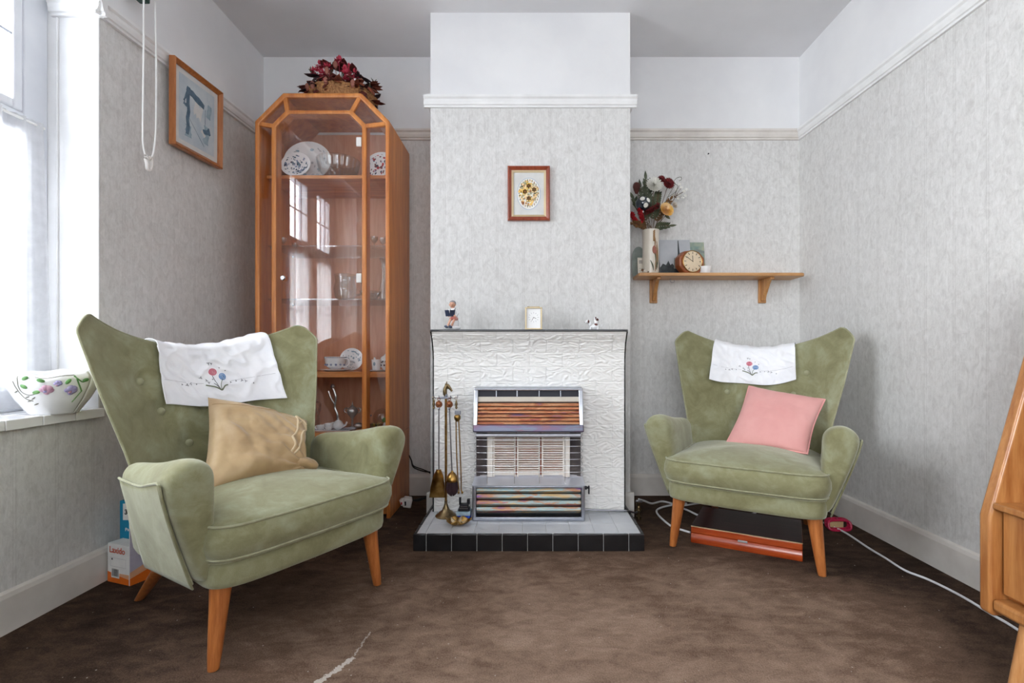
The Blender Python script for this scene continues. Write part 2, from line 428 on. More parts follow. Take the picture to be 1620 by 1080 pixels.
    def petal(s, base, d, up, L, W, curl=.3, mi=0, n=4, tip=.15):
        d = Vector(d).normalized(); up = Vector(up); side = d.cross(up)
        side = side.normalized() if side.length > 1e-6 else frame_of(d)[0]
        up = side.cross(d).normalized(); base = Vector(base)
        def fn(u, v):
            w = W*(math.sin(PI*min(1, v*.9+.06))**.7)*(1-(v**4)*(1-tip))
            return base+d*(L*v)+side*((u-.5)*w)+up*(curl*L*v*v-abs(u-.5)*w*.35)
        return s.grid(fn, 2, n, mi)
    def build(s, name, mats, parent=None, space='world', loc=None, smooth=True, bevel=0, seg=2, sub=0, solid=0, angle=35, mat=None):
        if not isinstance(mats, (list, tuple)): mats = [mats]
        vs = s.v
        if parent is not None and space == 'world':
            r = parent
            while r.parent: r = r.parent
            inv = r.matrix_basis.inverted(); vs = [inv @ v for v in vs]
        if loc is not None: l = Vector(loc); vs = [v-l for v in vs]
        me = bpy.data.meshes.new(name); me.from_pydata([tuple(v) for v in vs], [], s.f)
        for k in mats: me.materials.append(M[k])
        me.polygons.foreach_set('material_index', s.m)
        if smooth:
            me.polygons.foreach_set('use_smooth', [True]*len(me.polygons))
            me.set_sharp_from_angle(angle=R(angle))
        me.update()
        import bmesh
        bm = bmesh.new(); bm.from_mesh(me)
        bmesh.ops.recalc_face_normals(bm, faces=bm.faces); bm.to_mesh(me); bm.free()
        o = bpy.data.objects.new(name, me); C.objects.link(o)
        if loc is not None: o.location = loc
        if parent is not None: o.parent = parent
        if solid:
            k = o.modifiers.new('thickness', 'SOLIDIFY'); k.thickness = solid; k.offset = 0
        if bevel:
            k = o.modifiers.new('edge', 'BEVEL'); k.width = bevel; k.segments = seg; k.limit_method = 'ANGLE'; k.angle_limit = R(40)
        if sub:
            k = o.modifiers.new('smooth', 'SUBSURF'); k.levels = sub; k.render_levels = sub
        return o
def tag(o, label, cat, group=None, kind=None):
    if label: o['label'] = label
    if cat: o['category'] = cat
    if group: o['group'] = group
    if kind: o['kind'] = kind
    return o
def thing(name, label, cat, loc=(0, 0, 0), rotz=0, group=None):
    o = bpy.data.objects.new(name, None); C.objects.link(o)
    o.location = loc; o.rotation_euler = (0, 0, rotz); o.empty_display_size = .05
    return tag(o, label, cat, group)
def struct(o): o['kind'] = 'structure'; return o
def dup(o, loc, rotz, label, parent=None):
    c = o.copy(); C.objects.link(c)
    if parent is None:
        c.location = loc; c.rotation_euler = (0, 0, rotz)
        if label: c['label'] = label
    else: c.parent = parent
    for ch in list(o.children): dup(ch, None, None, None, c)
    return c
def lettering(s, size, mx, mat_, parent, name='lettering', bold=.0):
    cu = bpy.data.curves.new('t', 'FONT'); cu.body = s; cu.size = size; cu.extrude = .0002; cu.offset = bold*size
    cu.resolution_u = 3
    o = bpy.data.objects.new('t', cu); C.objects.link(o)
    dg = bpy.context.evaluated_depsgraph_get()
    me = bpy.data.meshes.new_from_object(o.evaluated_get(dg))
    bpy.data.objects.remove(o); bpy.data.curves.remove(cu)
    r = parent
    while r.parent: r = r.parent
    me.transform(r.matrix_basis.inverted() @ mx); me.materials.clear(); me.materials.append(M[mat_])
    me.name = name
    k = bpy.data.objects.new(name, me); C.objects.link(k); k.parent = parent
    return k
def axes(origin, x, y):
    x = Vector(x).normalized(); y = Vector(y); y = (y-x*y.dot(x)).normalized(); z = x.cross(y)
    m = Matrix((x, y, z)).transposed().to_4x4(); m.translation = Vector(origin); return m
def arc(c, r, a0, a1, n, ax, ay):
    c = Vector(c); ax = Vector(ax); ay = Vector(ay)
    return [c+ax*(r*math.cos(lerp(a0, a1, i/n)))+ay*(r*math.sin(lerp(a0, a1, i/n))) for i in range(n+1)]
def spline(pts, n=8):
    pts = [Vector(p) for p in pts]; out = []
    for i in range(len(pts)-1):
        p0 = pts[max(i-1, 0)]; p1 = pts[i]; p2 = pts[i+1]; p3 = pts[min(i+2, len(pts)-1)]
        for k in range(n):
            t = k/n
            out.append(.5*((2*p1)+(p2-p0)*t+(2*p0-5*p1+4*p2-p3)*t*t+(3*p1-p0-3*p2+p3)*t**3))
    out.append(pts[-1]); return out
# ------------------------------------------------------------------ the setting
def quadmesh(name, quads, mats):
    b = MB()
    for q, mi in quads: b.add(q, [(0, 1, 2, 3)], mi)
    return struct(b.build(name, mats, smooth=False))
floor = MB().bx(XL-.25, XR+.05, YF, YB, -.05, 0).build('floor', 'carpet', smooth=False); struct(floor)
struct(MB().bx(XL-.25, XR+.05, YF, YB, ZC, ZC+.05).build('ceiling', 'ceil', smooth=False))
RZ = 2.010
def rl(y): return lerp(1.980, 2.009, (y-1.707)/(YB-1.707))      # the rail on the left wall dips a little
def rr(y): return lerp(1.979, 2.010, (y-1.659)/(YB-1.659))
quadmesh('wall_back', [([(XL, YB, 0), (XR, YB, 0), (XR, YB, RZ), (XL, YB, RZ)], 0),
                       ([(XL, YB, RZ), (XR, YB, RZ), (XR, YB, ZC), (XL, YB, ZC)], 1)], ['paper', 'white'])
quadmesh('wall_right', [([(XR, YB, 0), (XR, YF, 0), (XR, YF, rr(YF)), (XR, YB, rr(YB))], 0),
                        ([(XR, YB, rr(YB)), (XR, YF, rr(YF)), (XR, YF, ZC), (XR, YB, ZC)], 1)], ['paper', 'white'])
W0, W1, WZ0, WZ1, WX = .475, 1.707, .572, 2.2, -1.67
def lw(y0, y1, z0, z1, mi): return ([(XL, y0, z0[0] if isinstance(z0, tuple) else z0), (XL, y1, z0[1] if isinstance(z0, tuple) else z0),
                                     (XL, y1, z1[1] if isinstance(z1, tuple) else z1), (XL, y0, z1[0] if isinstance(z1, tuple) else z1)], mi)
quadmesh('wall_left', [lw(W1, YB, 0, (rl(W1), rl(YB)), 0), lw(W1, YB, (rl(W1), rl(YB)), ZC, 1), lw(W0, W1, 0, WZ0, 0), lw(W0, W1, WZ1, ZC, 1),
                       lw(YF, W0, 0, (rl(YF), rl(W0)), 0), lw(YF, W0, (rl(YF), rl(W0)), ZC, 1)], ['paper', 'white'])
quadmesh('wall_chimney', [([(BX0, BY, 0), (BX1, BY, 0), (BX1, BY, RZ), (BX0, BY, RZ)], 0), ([(BX0, BY, RZ), (BX1, BY, RZ), (BX1, BY, ZC), (BX0, BY, ZC)], 1),
                          ([(BX0, YB, 0), (BX0, BY, 0), (BX0, BY, RZ), (BX0, YB, RZ)], 0), ([(BX0, YB, RZ), (BX0, BY, RZ), (BX0, BY, ZC), (BX0, YB, ZC)], 1),
                          ([(BX1, BY, 0), (BX1, YB, 0), (BX1, YB, RZ), (BX1, BY, RZ)], 0), ([(BX1, BY, RZ), (BX1, YB, RZ), (BX1, YB, ZC), (BX1, BY, ZC)], 1)], ['paper', 'white'])
# wall behind the camera with an unseen window added for fill daylight
RW = (-1.15, 1.15, .75, 2.15)
quadmesh('wall_front', [([(XL-.2, YF, 0), (RW[0], YF, 0), (RW[0], YF, ZC), (XL-.2, YF, ZC)], 0), ([(RW[1], YF, 0), (XR, YF, 0), (XR, YF, ZC), (RW[1], YF, ZC)], 0),
                        ([(RW[0], YF, 0), (RW[1], YF, 0), (RW[1], YF, RW[2]), (RW[0], YF, RW[2])], 0), ([(RW[0], YF, RW[3]), (RW[1], YF, RW[3]), (RW[1], YF, ZC), (RW[0], YF, ZC)], 1)], ['paper', 'white'])
w2 = thing('added_fill_window', None, None, (0, YF, RW[2])); struct(w2)
b = MB()
for x in (RW[0]+.03, 0, RW[1]-.03): b.bx(x-.035, x+.035, YF-.07, YF-.01, RW[2], RW[3])
for z in (RW[2]+.03, 1.65, RW[3]-.03): b.bx(RW[0], RW[1], YF-.066, YF-.014, z-.03, z+.03)
struct(b.build('window_frame', 'frame', w2, bevel=.004))
for x0, x1 in ((RW[0]+.06, -.03), (.03, RW[1]-.06)):
    struct(MB().bx(x0, x1, YF-.045, YF-.04, RW[2]+.05, RW[3]-.05).build('pane', 'pane', w2, smooth=False))
# reveal of the left window
b = MB()
b.add([(XL, W1, WZ0), (WX-.08, W1, WZ0), (WX-.08, W1, WZ1), (XL, W1, WZ1)], [(0, 1, 2, 3)])
b.add([(XL, W0, WZ0), (WX-.08, W0, WZ0), (WX-.08, W0, WZ1), (XL, W0, WZ1)], [(3, 2, 1, 0)])
b.add([(XL, W0, WZ1), (XL, W1, WZ1), (WX-.08, W1, WZ1), (WX-.08, W0, WZ1)], [(0, 1, 2, 3)])
b.bx(WX+.035, WX+.041, W1-.008, W1, WZ0, 1.95); b.bx(XL-.006, XL, W1-.004, W1, WZ0, 1.95)
struct(b.build('trim_1', 'gloss', smooth=False, bevel=.002))
# picture rails
PROF = [(0, -.028), (.011, -.028), (.011, -.019), (.017, -.016), (.021, -.004), (.022, .008), (.029, .015), (.029, .026), (0, .027)]
def rail(name, a, bb, nrm, mk='gloss', prof=PROF):
    a = Vector(a); bb = Vector(bb); nrm = Vector(nrm)
    rings = [[p+nrm*d+Vector((0, 0, z)) for d, z in prof] for p in (a, bb)]
    m_ = MB().loft(rings, True); return struct(m_.build(name, mk, smooth=False))
rail('trim_2', (XL, YB, RZ), (BX0, YB, RZ), (0, -1, 0), 'skirt'); rail('trim_3', (BX1, YB, RZ), (XR, YB, RZ), (0, -1, 0), 'skirt')
rail('trim_4', (BX0-.029, BY, RZ), (BX1+.029, BY, RZ), (0, -1, 0)); rail('trim_5', (BX0, BY, RZ), (BX0, YB, RZ), (-1, 0, 0)); rail('trim_6', (BX1, BY, RZ), (BX1, YB, RZ), (1, 0, 0))
rail('trim_7', (XL, W1-.029, rl(W1)), (XL, YB, rl(YB)), (1, 0, 0)); rail('trim_8', (XR, YF, rr(YF)), (XR, YB, rr(YB)), (-1, 0, 0))
rail('trim_9', (XL+.029, W1, rl(W1)), (WX+.02, W1, rl(W1)), (0, -1, 0))
rail('trim_10', (XL, YF, rl(YF)), (XL, W0, rl(W0)), (1, 0, 0))
SK = [(0, 0), (.016, 0), (.016, .100), (.012, .112), (.006, .116), (0, .117)]
def sk(n, a, bb, nrm): rail(n, a, bb, nrm, 'skirt', SK)
sk('baseboard_left', (XL, YF, 0), (XL, YB, 0), (1, 0, 0)); sk('baseboard_right', (XR, YF, 0), (XR, YB, 0), (-1, 0, 0))
sk('baseboard_back_left', (XL, YB, 0), (BX0, YB, 0), (0, -1, 0)); sk('baseboard_back_right', (BX1, YB, 0), (XR, YB, 0), (0, -1, 0))
sk('baseboard_chimney_left', (BX0-.016, BY, 0), (-.443, BY, 0), (0, -1, 0)); sk('baseboard_chimney_right', (.437, BY, 0), (BX1+.016, BY, 0), (0, -1, 0))
sk('baseboard_breast_left', (BX0, BY, 0), (BX0, YB, 0), (-1, 0, 0)); sk('baseboard_breast_right', (BX1, BY, 0), (BX1, YB, 0), (1, 0, 0))
# the left window: frame, sashes, panes, tiled sill
w1 = thing('window_1', None, None, (WX, (W0+W1)/2, .6)); struct(w1)
b = MB()
LIGHTS = [(1.42, 1.587), (1.028, 1.30), (.622, .865)]
for y0, y1 in ((1.622, W1), (1.335, 1.385), (.90, .993), (W0, .587)): b.bx(WX-.08, WX+.004, y0, y1, .6, 2.16)
for z0, z1 in ((.6, .672), (1.53, 1.585), (2.062, 2.2)): b.bx(WX-.078, WX+.002, W0, W1, z0, z1)
struct(b.build('window_frame', 'frame', w1, bevel=.006))
for y0, y1 in LIGHTS:
    for z0, z1, nb in ((.705, 1.50, 1), (1.612, 2.03, 2)):
        s_ = MB(); o_ = .030; xs = (WX-.05, WX+.009)
        for ya, yb, za, zb in ((y0-o_, y0, z0-o_, z1+o_), (y1, y1+o_, z0-o_, z1+o_), (y0, y1, z0-o_, z0), (y0, y1, z1, z1+o_)): s_.bx(xs[0], xs[1], ya, yb, za, zb)
        sash = struct(s_.build('sash', 'frame', w1, bevel=.005))
        g = MB()
        for k in range(1, 3): yy = lerp(y0, y1, k/3); g.bx(WX-.006, WX+.003, yy-.004, yy+.004, z0, z1)
        zz = (z0+z1)/2; g.bx(WX-.006, WX+.003, y0, y1, zz-.004, zz+.004)
        struct(g.build('glazing_bar', 'steel' if nb == 2 else 'frame', w1))
        struct(MB().bx(WX-.012, WX-.008, y0, y1, z0, z1).build('pane', 'pane', w1, smooth=False))
lt = MB().box((WX-.005, 1.164, 1.597), (.02, .05, .018)); lt.tube([(WX, 1.164, 1.597), (WX+.03, 1.164, 1.60), (WX+.034, 1.09, 1.603)], .006)
struct(lt.build('window_latch', 'chrome', w1, bevel=.002))
sl = MB()
sl.bx(WX-.03, XL+.012, W0, W1, WZ0, .5985, 1)
yy = W1
while yy > W0+.01:
    y1 = max(W0, yy-.108); sl.bx(XL-.10, XL+.019, y1+.001, yy-.001, WZ0, .602, 0); sl.bx(WX, XL-.102, y1+.001, yy-.001, .59, .602, 0); yy = y1
struct(sl.build('window_sill', ['porc', 'grout'], w1, bevel=.002))
# ------------------------------------------------------------------ curtain, track, cord
cn = thing('net_curtain', 'gathered white net cafe curtain across the lower half of the left window', 'curtain', (WX+.04, 1.08, .615))
def cfn(u, v):
    y = lerp(1.655, .49, u); z = lerp(.613, 1.56, v)
    a = .012*(1-.45*v)
    x = WX+.028+a*math.sin(u*46+1.2*math.sin(u*9)+.5*v)+.006*math.sin(u*103+v*2)
    y += (1-v)*.04*(1 if u < .02 else math.cos(u*20)*.3)
    if v > .965: x += .004*math.sin(u*300)
    return (x, y, z)
MB().grid(cfn, 260, 26).build('net_panel', 'net', cn)
MB().tube([(WX+.028, 1.668, 1.549), (WX+.028, .485, 1.549)], .0045).build('wire_rod', 'cordw', cn)
tk = thing('curtain_track', 'white curtain track with dark green end pulley above the window', 'curtain track', (XL, 1.85, 2.12))
MB().bx(XL+.035, XL+.06, .40, 1.862, 2.128, 2.15).build('rail', 'gloss', tk, bevel=.003)
MB().bx(XL+.028, XL+.066, 1.80, 1.85, 2.099, 2.14).build('end_pulley', 'green_dark', tk, bevel=.004)
for y in (1.79, 1.2, .6): MB().bx(XL, XL+.04, y-.012, y+.012, 2.132, 2.152).build('bracket', 'gloss', tk, bevel=.003)
cd = thing('pull_cord', 'white looped pull cord hanging in front of the left wall', 'cord', (XL+.07, 1.84, 1.47))
cx_ = XL+.070
MB().tube(spline([(cx_, 1.812, 2.12), (cx_, 1.812, 1.9), (cx_, 1.808, 1.62), (cx_, 1.812, 1.545), (cx_, 1.832, 1.508), (cx_, 1.848, 1.52), (cx_, 1.862, 1.56), (cx_, 1.872, 1.66), (cx_, 1.873, 1.9), (cx_, 1.868, 2.12)], 8), .0031, 8).build('cord_loop', 'cordw', cd)
m_ = MB(); m_.tube(spline([(cx_, 1.822, 1.523), (cx_, 1.834, 1.512), (cx_, 1.846, 1.523), (cx_, 1.850, 1.50), (cx_, 1.842, 1.478), (cx_, 1.830, 1.476), (cx_, 1.828, 1.492), (cx_, 1.822, 1.508)], 5), .0065, 8, closed=True)
m_.build('cord_weight', 'plastic', cd)
nl = tag(MB().lathe([(.004, 0), (.004, .002), (.0018, .003), (.0018, .012)], (.997, YB-.010, 1.904), 10, axis=(0, 1, 0)).build('nail', 'darkm', loc=(.997, YB, 1.904)), 'small dark nail in the wallpaper above the wooden shelf', 'nail')

# ------------------------------------------------------------------ fireplace
hz = .068; SX0, SX1, SY = -.443, .437, 2.254
fp = thing('fireplace_surround', 'white riven tile fireplace surround with black edging on the chimney breast', 'fireplace', (-.003, BY, hz))
prof = [(BY-.001, hz), (SY, hz), (SY, .765), (SY-.006, .80), (SY-.022, .84), (SY-.045, .872), (SY-.058, .888), (BY-.001, .888)]
def face_pt(u, v):
    L_ = [(SY, hz), (SY, .765), (SY-.006, .80), (SY-.022, .84), (SY-.045, .872), (SY-.058, .888)]
    cum = [0]
    for i in range(5): cum.append(cum[-1]+math.dist(L_[i], L_[i+1]))
    s_ = v*cum[-1]; i = 0
    while i < 4 and s_ > cum[i+1]: i += 1
    f = (s_-cum[i])/(cum[i+1]-cum[i]); a, c = L_[i], L_[i+1]; n_ = Vector((0, -(c[1]-a[1]), c[0]-a[0])).normalized()
    x = lerp(SX0+.006, SX1-.006, u); y, z = lerp(a[0], c[0], f), lerp(a[1], c[1], f)
    w_ = Vector((x*28, s_*62, 0)); w_ += Vector((mnoise.noise(w_*.55), mnoise.noise(w_*.55+Vector((9, 3, 1))), 0))*1.4
    k = abs(mnoise.noise(w_))*1.2+.5*mnoise.noise(w_*2.1+Vector((4, 7, 2)))
    d = .0028+.0042*k if v < .985 else .002
    row = s_/.066; fr_ = row-math.floor(row); br = (x/.15+.5*(int(row) % 2)) % 1
    if min(fr_, 1-fr_)*.066 < .0011 or min(br, 1-br)*.15 < .0011: d = .0005
    return Vector((x, y, z))+n_*d
MB().grid(face_pt, 420, 400).build('tile_face', 'riven', fp, angle=180)
MB().prism([(BY-.001, hz), (SY+.0008, hz), (SY+.0008, .765), (SY-.005, .80), (SY-.021, .84), (SY-.044, .872), (SY-.056, .888), (BY-.001, .888)], lambda p, k: (SX0+.006 if k == 0 else SX1-.006, p[0], p[1])).build('slab', 'grout', fp, smooth=False)
e = MB(); e.bx(SX0, SX1, SY-.064, BY-.001, .8885, .897)
e.build('mantel_edging', 'blacktile', fp, bevel=.002)
for x in (SX0, SX1-.006):
    e = MB(); pr = [(BY-.001, hz), (SY-.004, hz), (SY-.004, .765), (SY-.010, .80), (SY-.026, .84), (SY-.049, .872), (SY-.063, .888), (BY-.001, .888)]
    e.prism(pr, lambda p, k: (x+.006*k, p[0], p[1])); e.build('side_edging', 'blacktile', fp, smooth=False)
HX0, HX1, HY = -.467, .4595, 1.969
he = thing('hearth', 'raised hearth with pale grey top tiles and black front tiles', 'hearth', (0, HY, 0))
MB().bx(HX0+.004, HX1-.004, HY+.004, BY-.02, 0, hz-.003).build('hearth_base', 'grout', he, smooth=False)
t_ = MB(); x = HX0
xs = [HX0]+[-.414+.1013*k for k in range(9)]+[HX1]
for a, c in zip(xs[:-1], xs[1:]): t_.bx(a+.0008, c-.0008, HY, HY+.014, 0, hz)
for xx in (HX0, HX1-.012):
    y = HY+.016
    while y < BY-.03: t_.bx(xx, xx+.012, y, min(y+.099, BY-.02), 0, hz); y += .1005
t_.build('edge_tiles', 'blacktile', he, bevel=.003, seg=3)
t_ = MB(); xs = [HX0+.014]+[-.42+.0975*k for k in range(9)]+[HX1-.014]
for y0, y1 in ((HY+.016, HY+.125), (HY+.1265, HY+.235), (HY+.2365, SY+.02)):
    for a, c in zip(xs[:-1], xs[1:]): t_.bx(a+.0007, c-.0007, y0, y1, hz-.01, hz-.0005)
t_.build('top_tiles', 'greytile', he, bevel=.001)

# gas fire
GX0, GX1 = -.247, .238
gf = thing('gas_fire', 'chrome gas fire with coppery slats and white ceramic radiants on the hearth', 'gas fire', (0, 2.19, hz))
b = MB(); b.bx(GX0+.006, GX1-.008, 2.205, SY, hz+.01, .62); b.build('back_case', 'steel', gf, bevel=.006)
# base box
b = MB(); y0 = 2.121; zt = .222
b.bx(GX0, GX0+.016, y0, SY, hz, zt-.004); b.bx(GX1-.016, GX1, y0, SY, hz, zt-.004)
b.bx(GX0, GX1, y0, y0+.07, hz, hz+.018); b.bx(GX0, GX1, y0, y0+.05, zt-.012, zt)
b.build('base_frame', 'steel', gf, bevel=.005, seg=3)
MB().bx(GX0+.01, GX1-.01, y0+.05, y0+.056, hz+.01, zt-.01).build('base_recess', 'black', gf)
for k in range(4):
    z = lerp(.112, .196, k/3)
    MB().box((-.0045, y0+.018, z), (GX1-GX0-.034, .030, .0175), rot=Matrix.Rotation(R(-38), 3, 'X')).build('base_slat', 'irid_cool', gf, bevel=.003)
b = MB(); b.add([(GX0-.001, y0-.002, zt), (GX1+.001, y0-.002, zt), (GX1-.004, 2.185, .246), (GX0+.004, 2.185, .246)], [(0, 1, 2, 3)])
b.bx(GX0+.004, GX1-.004, 2.18, 2.206, .236, .252); b.build('fender_shelf', 'satin', gf, solid=.003, smooth=False)
# radiants
b = MB(); b.bx(-.19, .168, 2.196, 2.204, .25, .455); b.build('fire_back', 'ceramic_slot', gf)
px2x = lambda p, y: (p-CX)*y/F
for p0, p1 in ((781, 815), (818.5, 853.5), (857.5, 892)):
    xa, xb = px2x(p0, 2.19), px2x(p1, 2.19)
    r = MB(); w = .007
    r.bx(xa-.002, xa+w-.002, 2.178, 2.198, .246, .446); r.bx(xb-w+.002, xb+.002, 2.178, 2.198, .246, .446)
    r.bx(xa, xb, 2.18, 2.198, .246, .262); r.bx(xa, xb, 2.18, 2.198, .436, .446)
    for k in range(17):
        z = lerp(.268, .431, k/16); r.box(((xa+xb)/2, 2.188, z), (xb-xa-.008, .013, .0044), rot=Matrix.Rotation(R(-28), 3, 'X'))
    r.build('radiant', 'ceramic', gf)
for xa, xb in ((px2x(771, 2.19), px2x(780, 2.19)), (px2x(893, 2.19), px2x(901, 2.19))):
    MB().bx(xa, xb, 2.17, 2.2, .246, .447).build('fire_cheek', 'ceramic', gf, bevel=.002)
for xa, xb in ((GX0+.012, px2x(770.5, 2.19)), (px2x(902, 2.19), GX1-.014)):
    s_ = 1 if xa < 0 else -1
    b = MB(); ya, yb = (2.172, 2.196) if s_ > 0 else (2.196, 2.172)
    b.add([(xa, ya, .25), (xb, yb, .25), (xb, yb, .447), (xa, ya, .447)], [(0, 1, 2, 3)]); b.build('side_reflector', 'mirror_dark', gf, solid=.002, smooth=False)
# canopy
c0, c1 = (2.106, .454), (2.156, .640); nx0, nx1 = -.243, .232
def cp(t, d=0):                      # point on the sloping front
    y = lerp(c0[0], c1[0], t); z = lerp(c0[1], c1[1], t); n_ = Vector((0, -(c1[1]-c0[1]), (c1[0]-c0[0]))).normalized()
    return (y+n_.y*d, z+n_.z*d)
def cbar(m, x0, x1, t0, t1, d0, d1, mi=0):
    a, b_, c_, d_ = cp(t0, d0), cp(t1, d0), cp(t1, d1), cp(t0, d1)
    m.prism([a, b_, c_, d_], lambda p, k: (x0 if k == 0 else x1, p[0], p[1]), mi)
b = MB()
for xa, xb in ((nx0, nx0+.006), (nx1-.006, nx1)): b.prism([c0, c1, (SY, .640), (SY, .454)], lambda p, k: (xa if k == 0 else xb, p[0], p[1]))
b.prism([c1, (SY, .640), (SY, .634), (c1[0], .634)], lambda p, k: (nx0 if k == 0 else nx1, p[0], p[1]))
b.build('canopy_shell', 'steel', gf, bevel=.002)
b = MB(); cbar(b, nx0, nx0+.019, 0, 1, -.018, .003); cbar(b, nx1-.019, nx1, 0, 1, -.018, .003); cbar(b, nx0, nx1, .935, 1, -.02, .004); b.build('canopy_frame', 'chrome', gf, bevel=.004, seg=3)
b = MB(); cbar(b, nx0, nx1, 0, .17, -.02, .004); b.build('canopy_lip', 'irid_lip', gf, bevel=.005, seg=3)
b = MB(); cbar(b, nx0+.018, nx1-.018, .80, .935, -.022, -.016); b.build('vent_opening', 'darkm', gf)
for p in (785, 818, 853, 887):
    b = MB(); x = px2x(p, 2.14); cbar(b, x-.002, x+.002, .80, .935, -.02, 0); b.build('vent_bar', 'chrome', gf)
b = MB(); cbar(b, nx0+.018, nx1-.018, .685, .80, -.014, -.004); b.build('canopy_band', 'cream', gf, bevel=.002)
b = MB(); cbar(b, nx0+.018, nx1-.018, .16, .69, -.03, -.026); b.build('canopy_recess', 'darkm', gf)
for k in range(6):
    t0 = lerp(.185, .60, k/5); m_ = MB()
    a, b_, c_, d_ = cp(t0, -.002), cp(t0+.066, -.012), cp(t0+.054, -.018), cp(t0-.012, -.006)
    m_.prism([a, b_, c_, d_], lambda p, k: (nx0+.018 if k == 0 else nx1-.018, p[0], p[1])); m_.build('canopy_slat', 'irid_warm', gf, bevel=.0015)
MB().tube([(nx0+.012, 2.134, .437), (nx1-.012, 2.134, .437)], .0085, 12).build('light_bar', 'satin', gf)
MB().bx(nx0+.01, nx1-.01, 2.15, 2.25, .447, .455).build('canopy_base', 'steel', gf)
# wire guard: bowed bars with turned ends
for k, z in enumerate([.276, .304, .332, .360, .388, .416, .436]):
    yb = 2.136
    pts = spline([(GX0+.008, 2.196, z+.006), (GX0+.005, 2.165, z+.004), (GX0+.012, yb+.012, z), (GX0+.05, yb, z), (0, yb-.001, z), (GX1-.05, yb, z), (GX1-.012, yb+.012, z), (GX1-.006, 2.165, z+.004), (GX1-.009, 2.196, z+.006)], 5)
    MB().tube(pts, .0010, 6).build('guard_wire', 'wire', gf)
for p in (771, 814, 853, 894): x = px2x(p, 2.137); MB().tube([(x, 2.136, .447), (x, 2.136, .25), (x, 2.128, .228)], .0010, 6).build('guard_rod', 'wire', gf)
b = MB(); b.lathe([(.008, 0), (.008, .012), (.005, .013), (.005, .022)], (GX1-.001, 2.15, .205), 12, axis=(1, 0, 0)); b.box((GX1+.020, 2.15, .196), (.006, .010, .036)); b.build('control_tap', 'darkm', gf, bevel=.001)

gp = thing('gas_pipe', 'thin grey gas pipe with brass valve at the right end of the hearth', 'pipe', (.49, 2.33, 0))
MB().tube(spline([(GX1-.02, 2.24, .083), (.30, 2.238, .080), (.40, 2.236, .078), (.445, 2.236, .077), (.475, 2.26, .062), (.50, 2.30, .05), (.507, 2.34, .046)], 6), .0042, 8).build('pipe_run', 'gunmetal', gp)
b = MB(); b.lathe([(.009, 0), (.009, .012), (.012, .013), (.012, .03), (.009, .031), (.008, .045)], (.500, 2.318, .046), 12, axis=(.6, .8, 0)); b.lathe([(.0085, 0), (.010, .01), (.007, .02), (.011, .03), (.011, .036)], (.518, 2.345, .046), 12, axis=(0, 0, 1))
b.lathe([(.010, 0), (.012, .002), (.012, .018), (.008, .02), (.008, .046)], (.518, 2.345, .0), 12); b.build('valve_body', 'antq', gp)
MB().box((.52, 2.345, .088), (.032, .012, .012)).build('valve_lever', 'gunmetal', gp, bevel=.003)

# companion set: stand, then each tool hanging from it
cxs, cys = -.372, 2.19
cs_ = thing('fireside_stand', 'brass fireside tool stand with horse head finial on the hearth', 'fireside stand', (cxs, cys, hz))
MB().lathe([(.0, 0), (.046, 0), (.047, .004), (.042, .009), (.034, .013), (.030, .020), (.018, .027), (.011, .042), (.0065, .058), (.0065, .07)], (cxs, cys, hz), 28).build('base', 'antq', cs_)
MB().tube([(cxs, cys, hz+.06), (cxs, cys, .592)], .0055, 12).build('pole', 'brass', cs_)
b = MB(); b.box((cxs-.004, cys, .594), (.054, .054, .007)); b.lathe([(.008, 0), (.008, .012), (.005, .016)], (cxs, cys, .597), 12); b.build('crosspiece', 'steel', cs_, bevel=.003)
HK = [(-.047, 0), (-.021, -.026), (.021, -.026), (.045, 0)]
for dx, dy in HK:
    d = Vector((dx, dy, 0)).normalized(); p = Vector((cxs+dx, cys+dy, .594))
    MB().tube(spline([p-d*.025, p-Vector((0, 0, .002)), p+d*.006+Vector((0, 0, .002)), p+d*.007+Vector((0, 0, .012))], 4), .0018, 6).build('hook', 'gunmetal', cs_)
b = MB()
b.tube([(cxs+x, cys, z) for x, z in [(q.x, q.z) for q in spline([(-.001, 0, .602), (-.004, 0, .616), (-.004, 0, .630), (.001, 0, .642), (.006, 0, .648)], 5)]], [interp(k/20, [0, .3, .7, 1], [.0075, .0095, .0085, .0075]) for k in range(21)], 12)
b.tube([(cxs+q.x, cys, q.z) for q in spline([(.001, 0, .650), (.008, 0, .647), (.016, 0, .638), (.023, 0, .628), (.027, 0, .622)], 5)], [interp(k/20, [0, .2, .5, .8, .93, 1], [.004, .0085, .007, .0048, .0055, .003]) for k in range(21)], 12)
b.ell((cxs+.009, cys, .640), (.007, .0065, .008), 10, 7)
for dy in (-.0045, .0045):
    b.lathe([(.003, 0), (.0028, .005), (.0003, .015)], (cxs+.002, cys+dy, .652), 6, axis=(.1, dy*25, 1)); b.ell((cxs+.013, cys+dy*1.25, .643), (.0018, .0014, .0016), 6, 4)
for k in range(8): b.ell((cxs-.009+.0012*k*(k > 3), cys, .610+k*.006), (.0045, .0028, .005), 6, 4)
b.build('horse_head', 'antq', cs_)
def rod(m, x, y, z0, z1, r=.0028, dx=0): m.tube([(x, y, z1), (x+dx, y, z0)], r, 8)
def ring(m, c, r=.007, rr_=.0014): m.tube(arc(c, r, 0, 2*PI*.97, 16, (1, 0, 0), (0, 0, 1)), rr_, 6)
def medal(m, c):
    m.lathe([(.0, -.002), (.0145, -.002), (.0155, 0), (.0145, .002), (0, .002)], c, 20, axis=(0, 1, 0))
    m.ell((c[0], c[1]-.003, c[2]), (.007, .002, .009), 8, 5); m.tube(arc((c[0], c[1]-.002, c[2]), .012, 0, 2*PI*.99, 18, (1, 0, 0), (0, 0, 1)), .0014, 5)
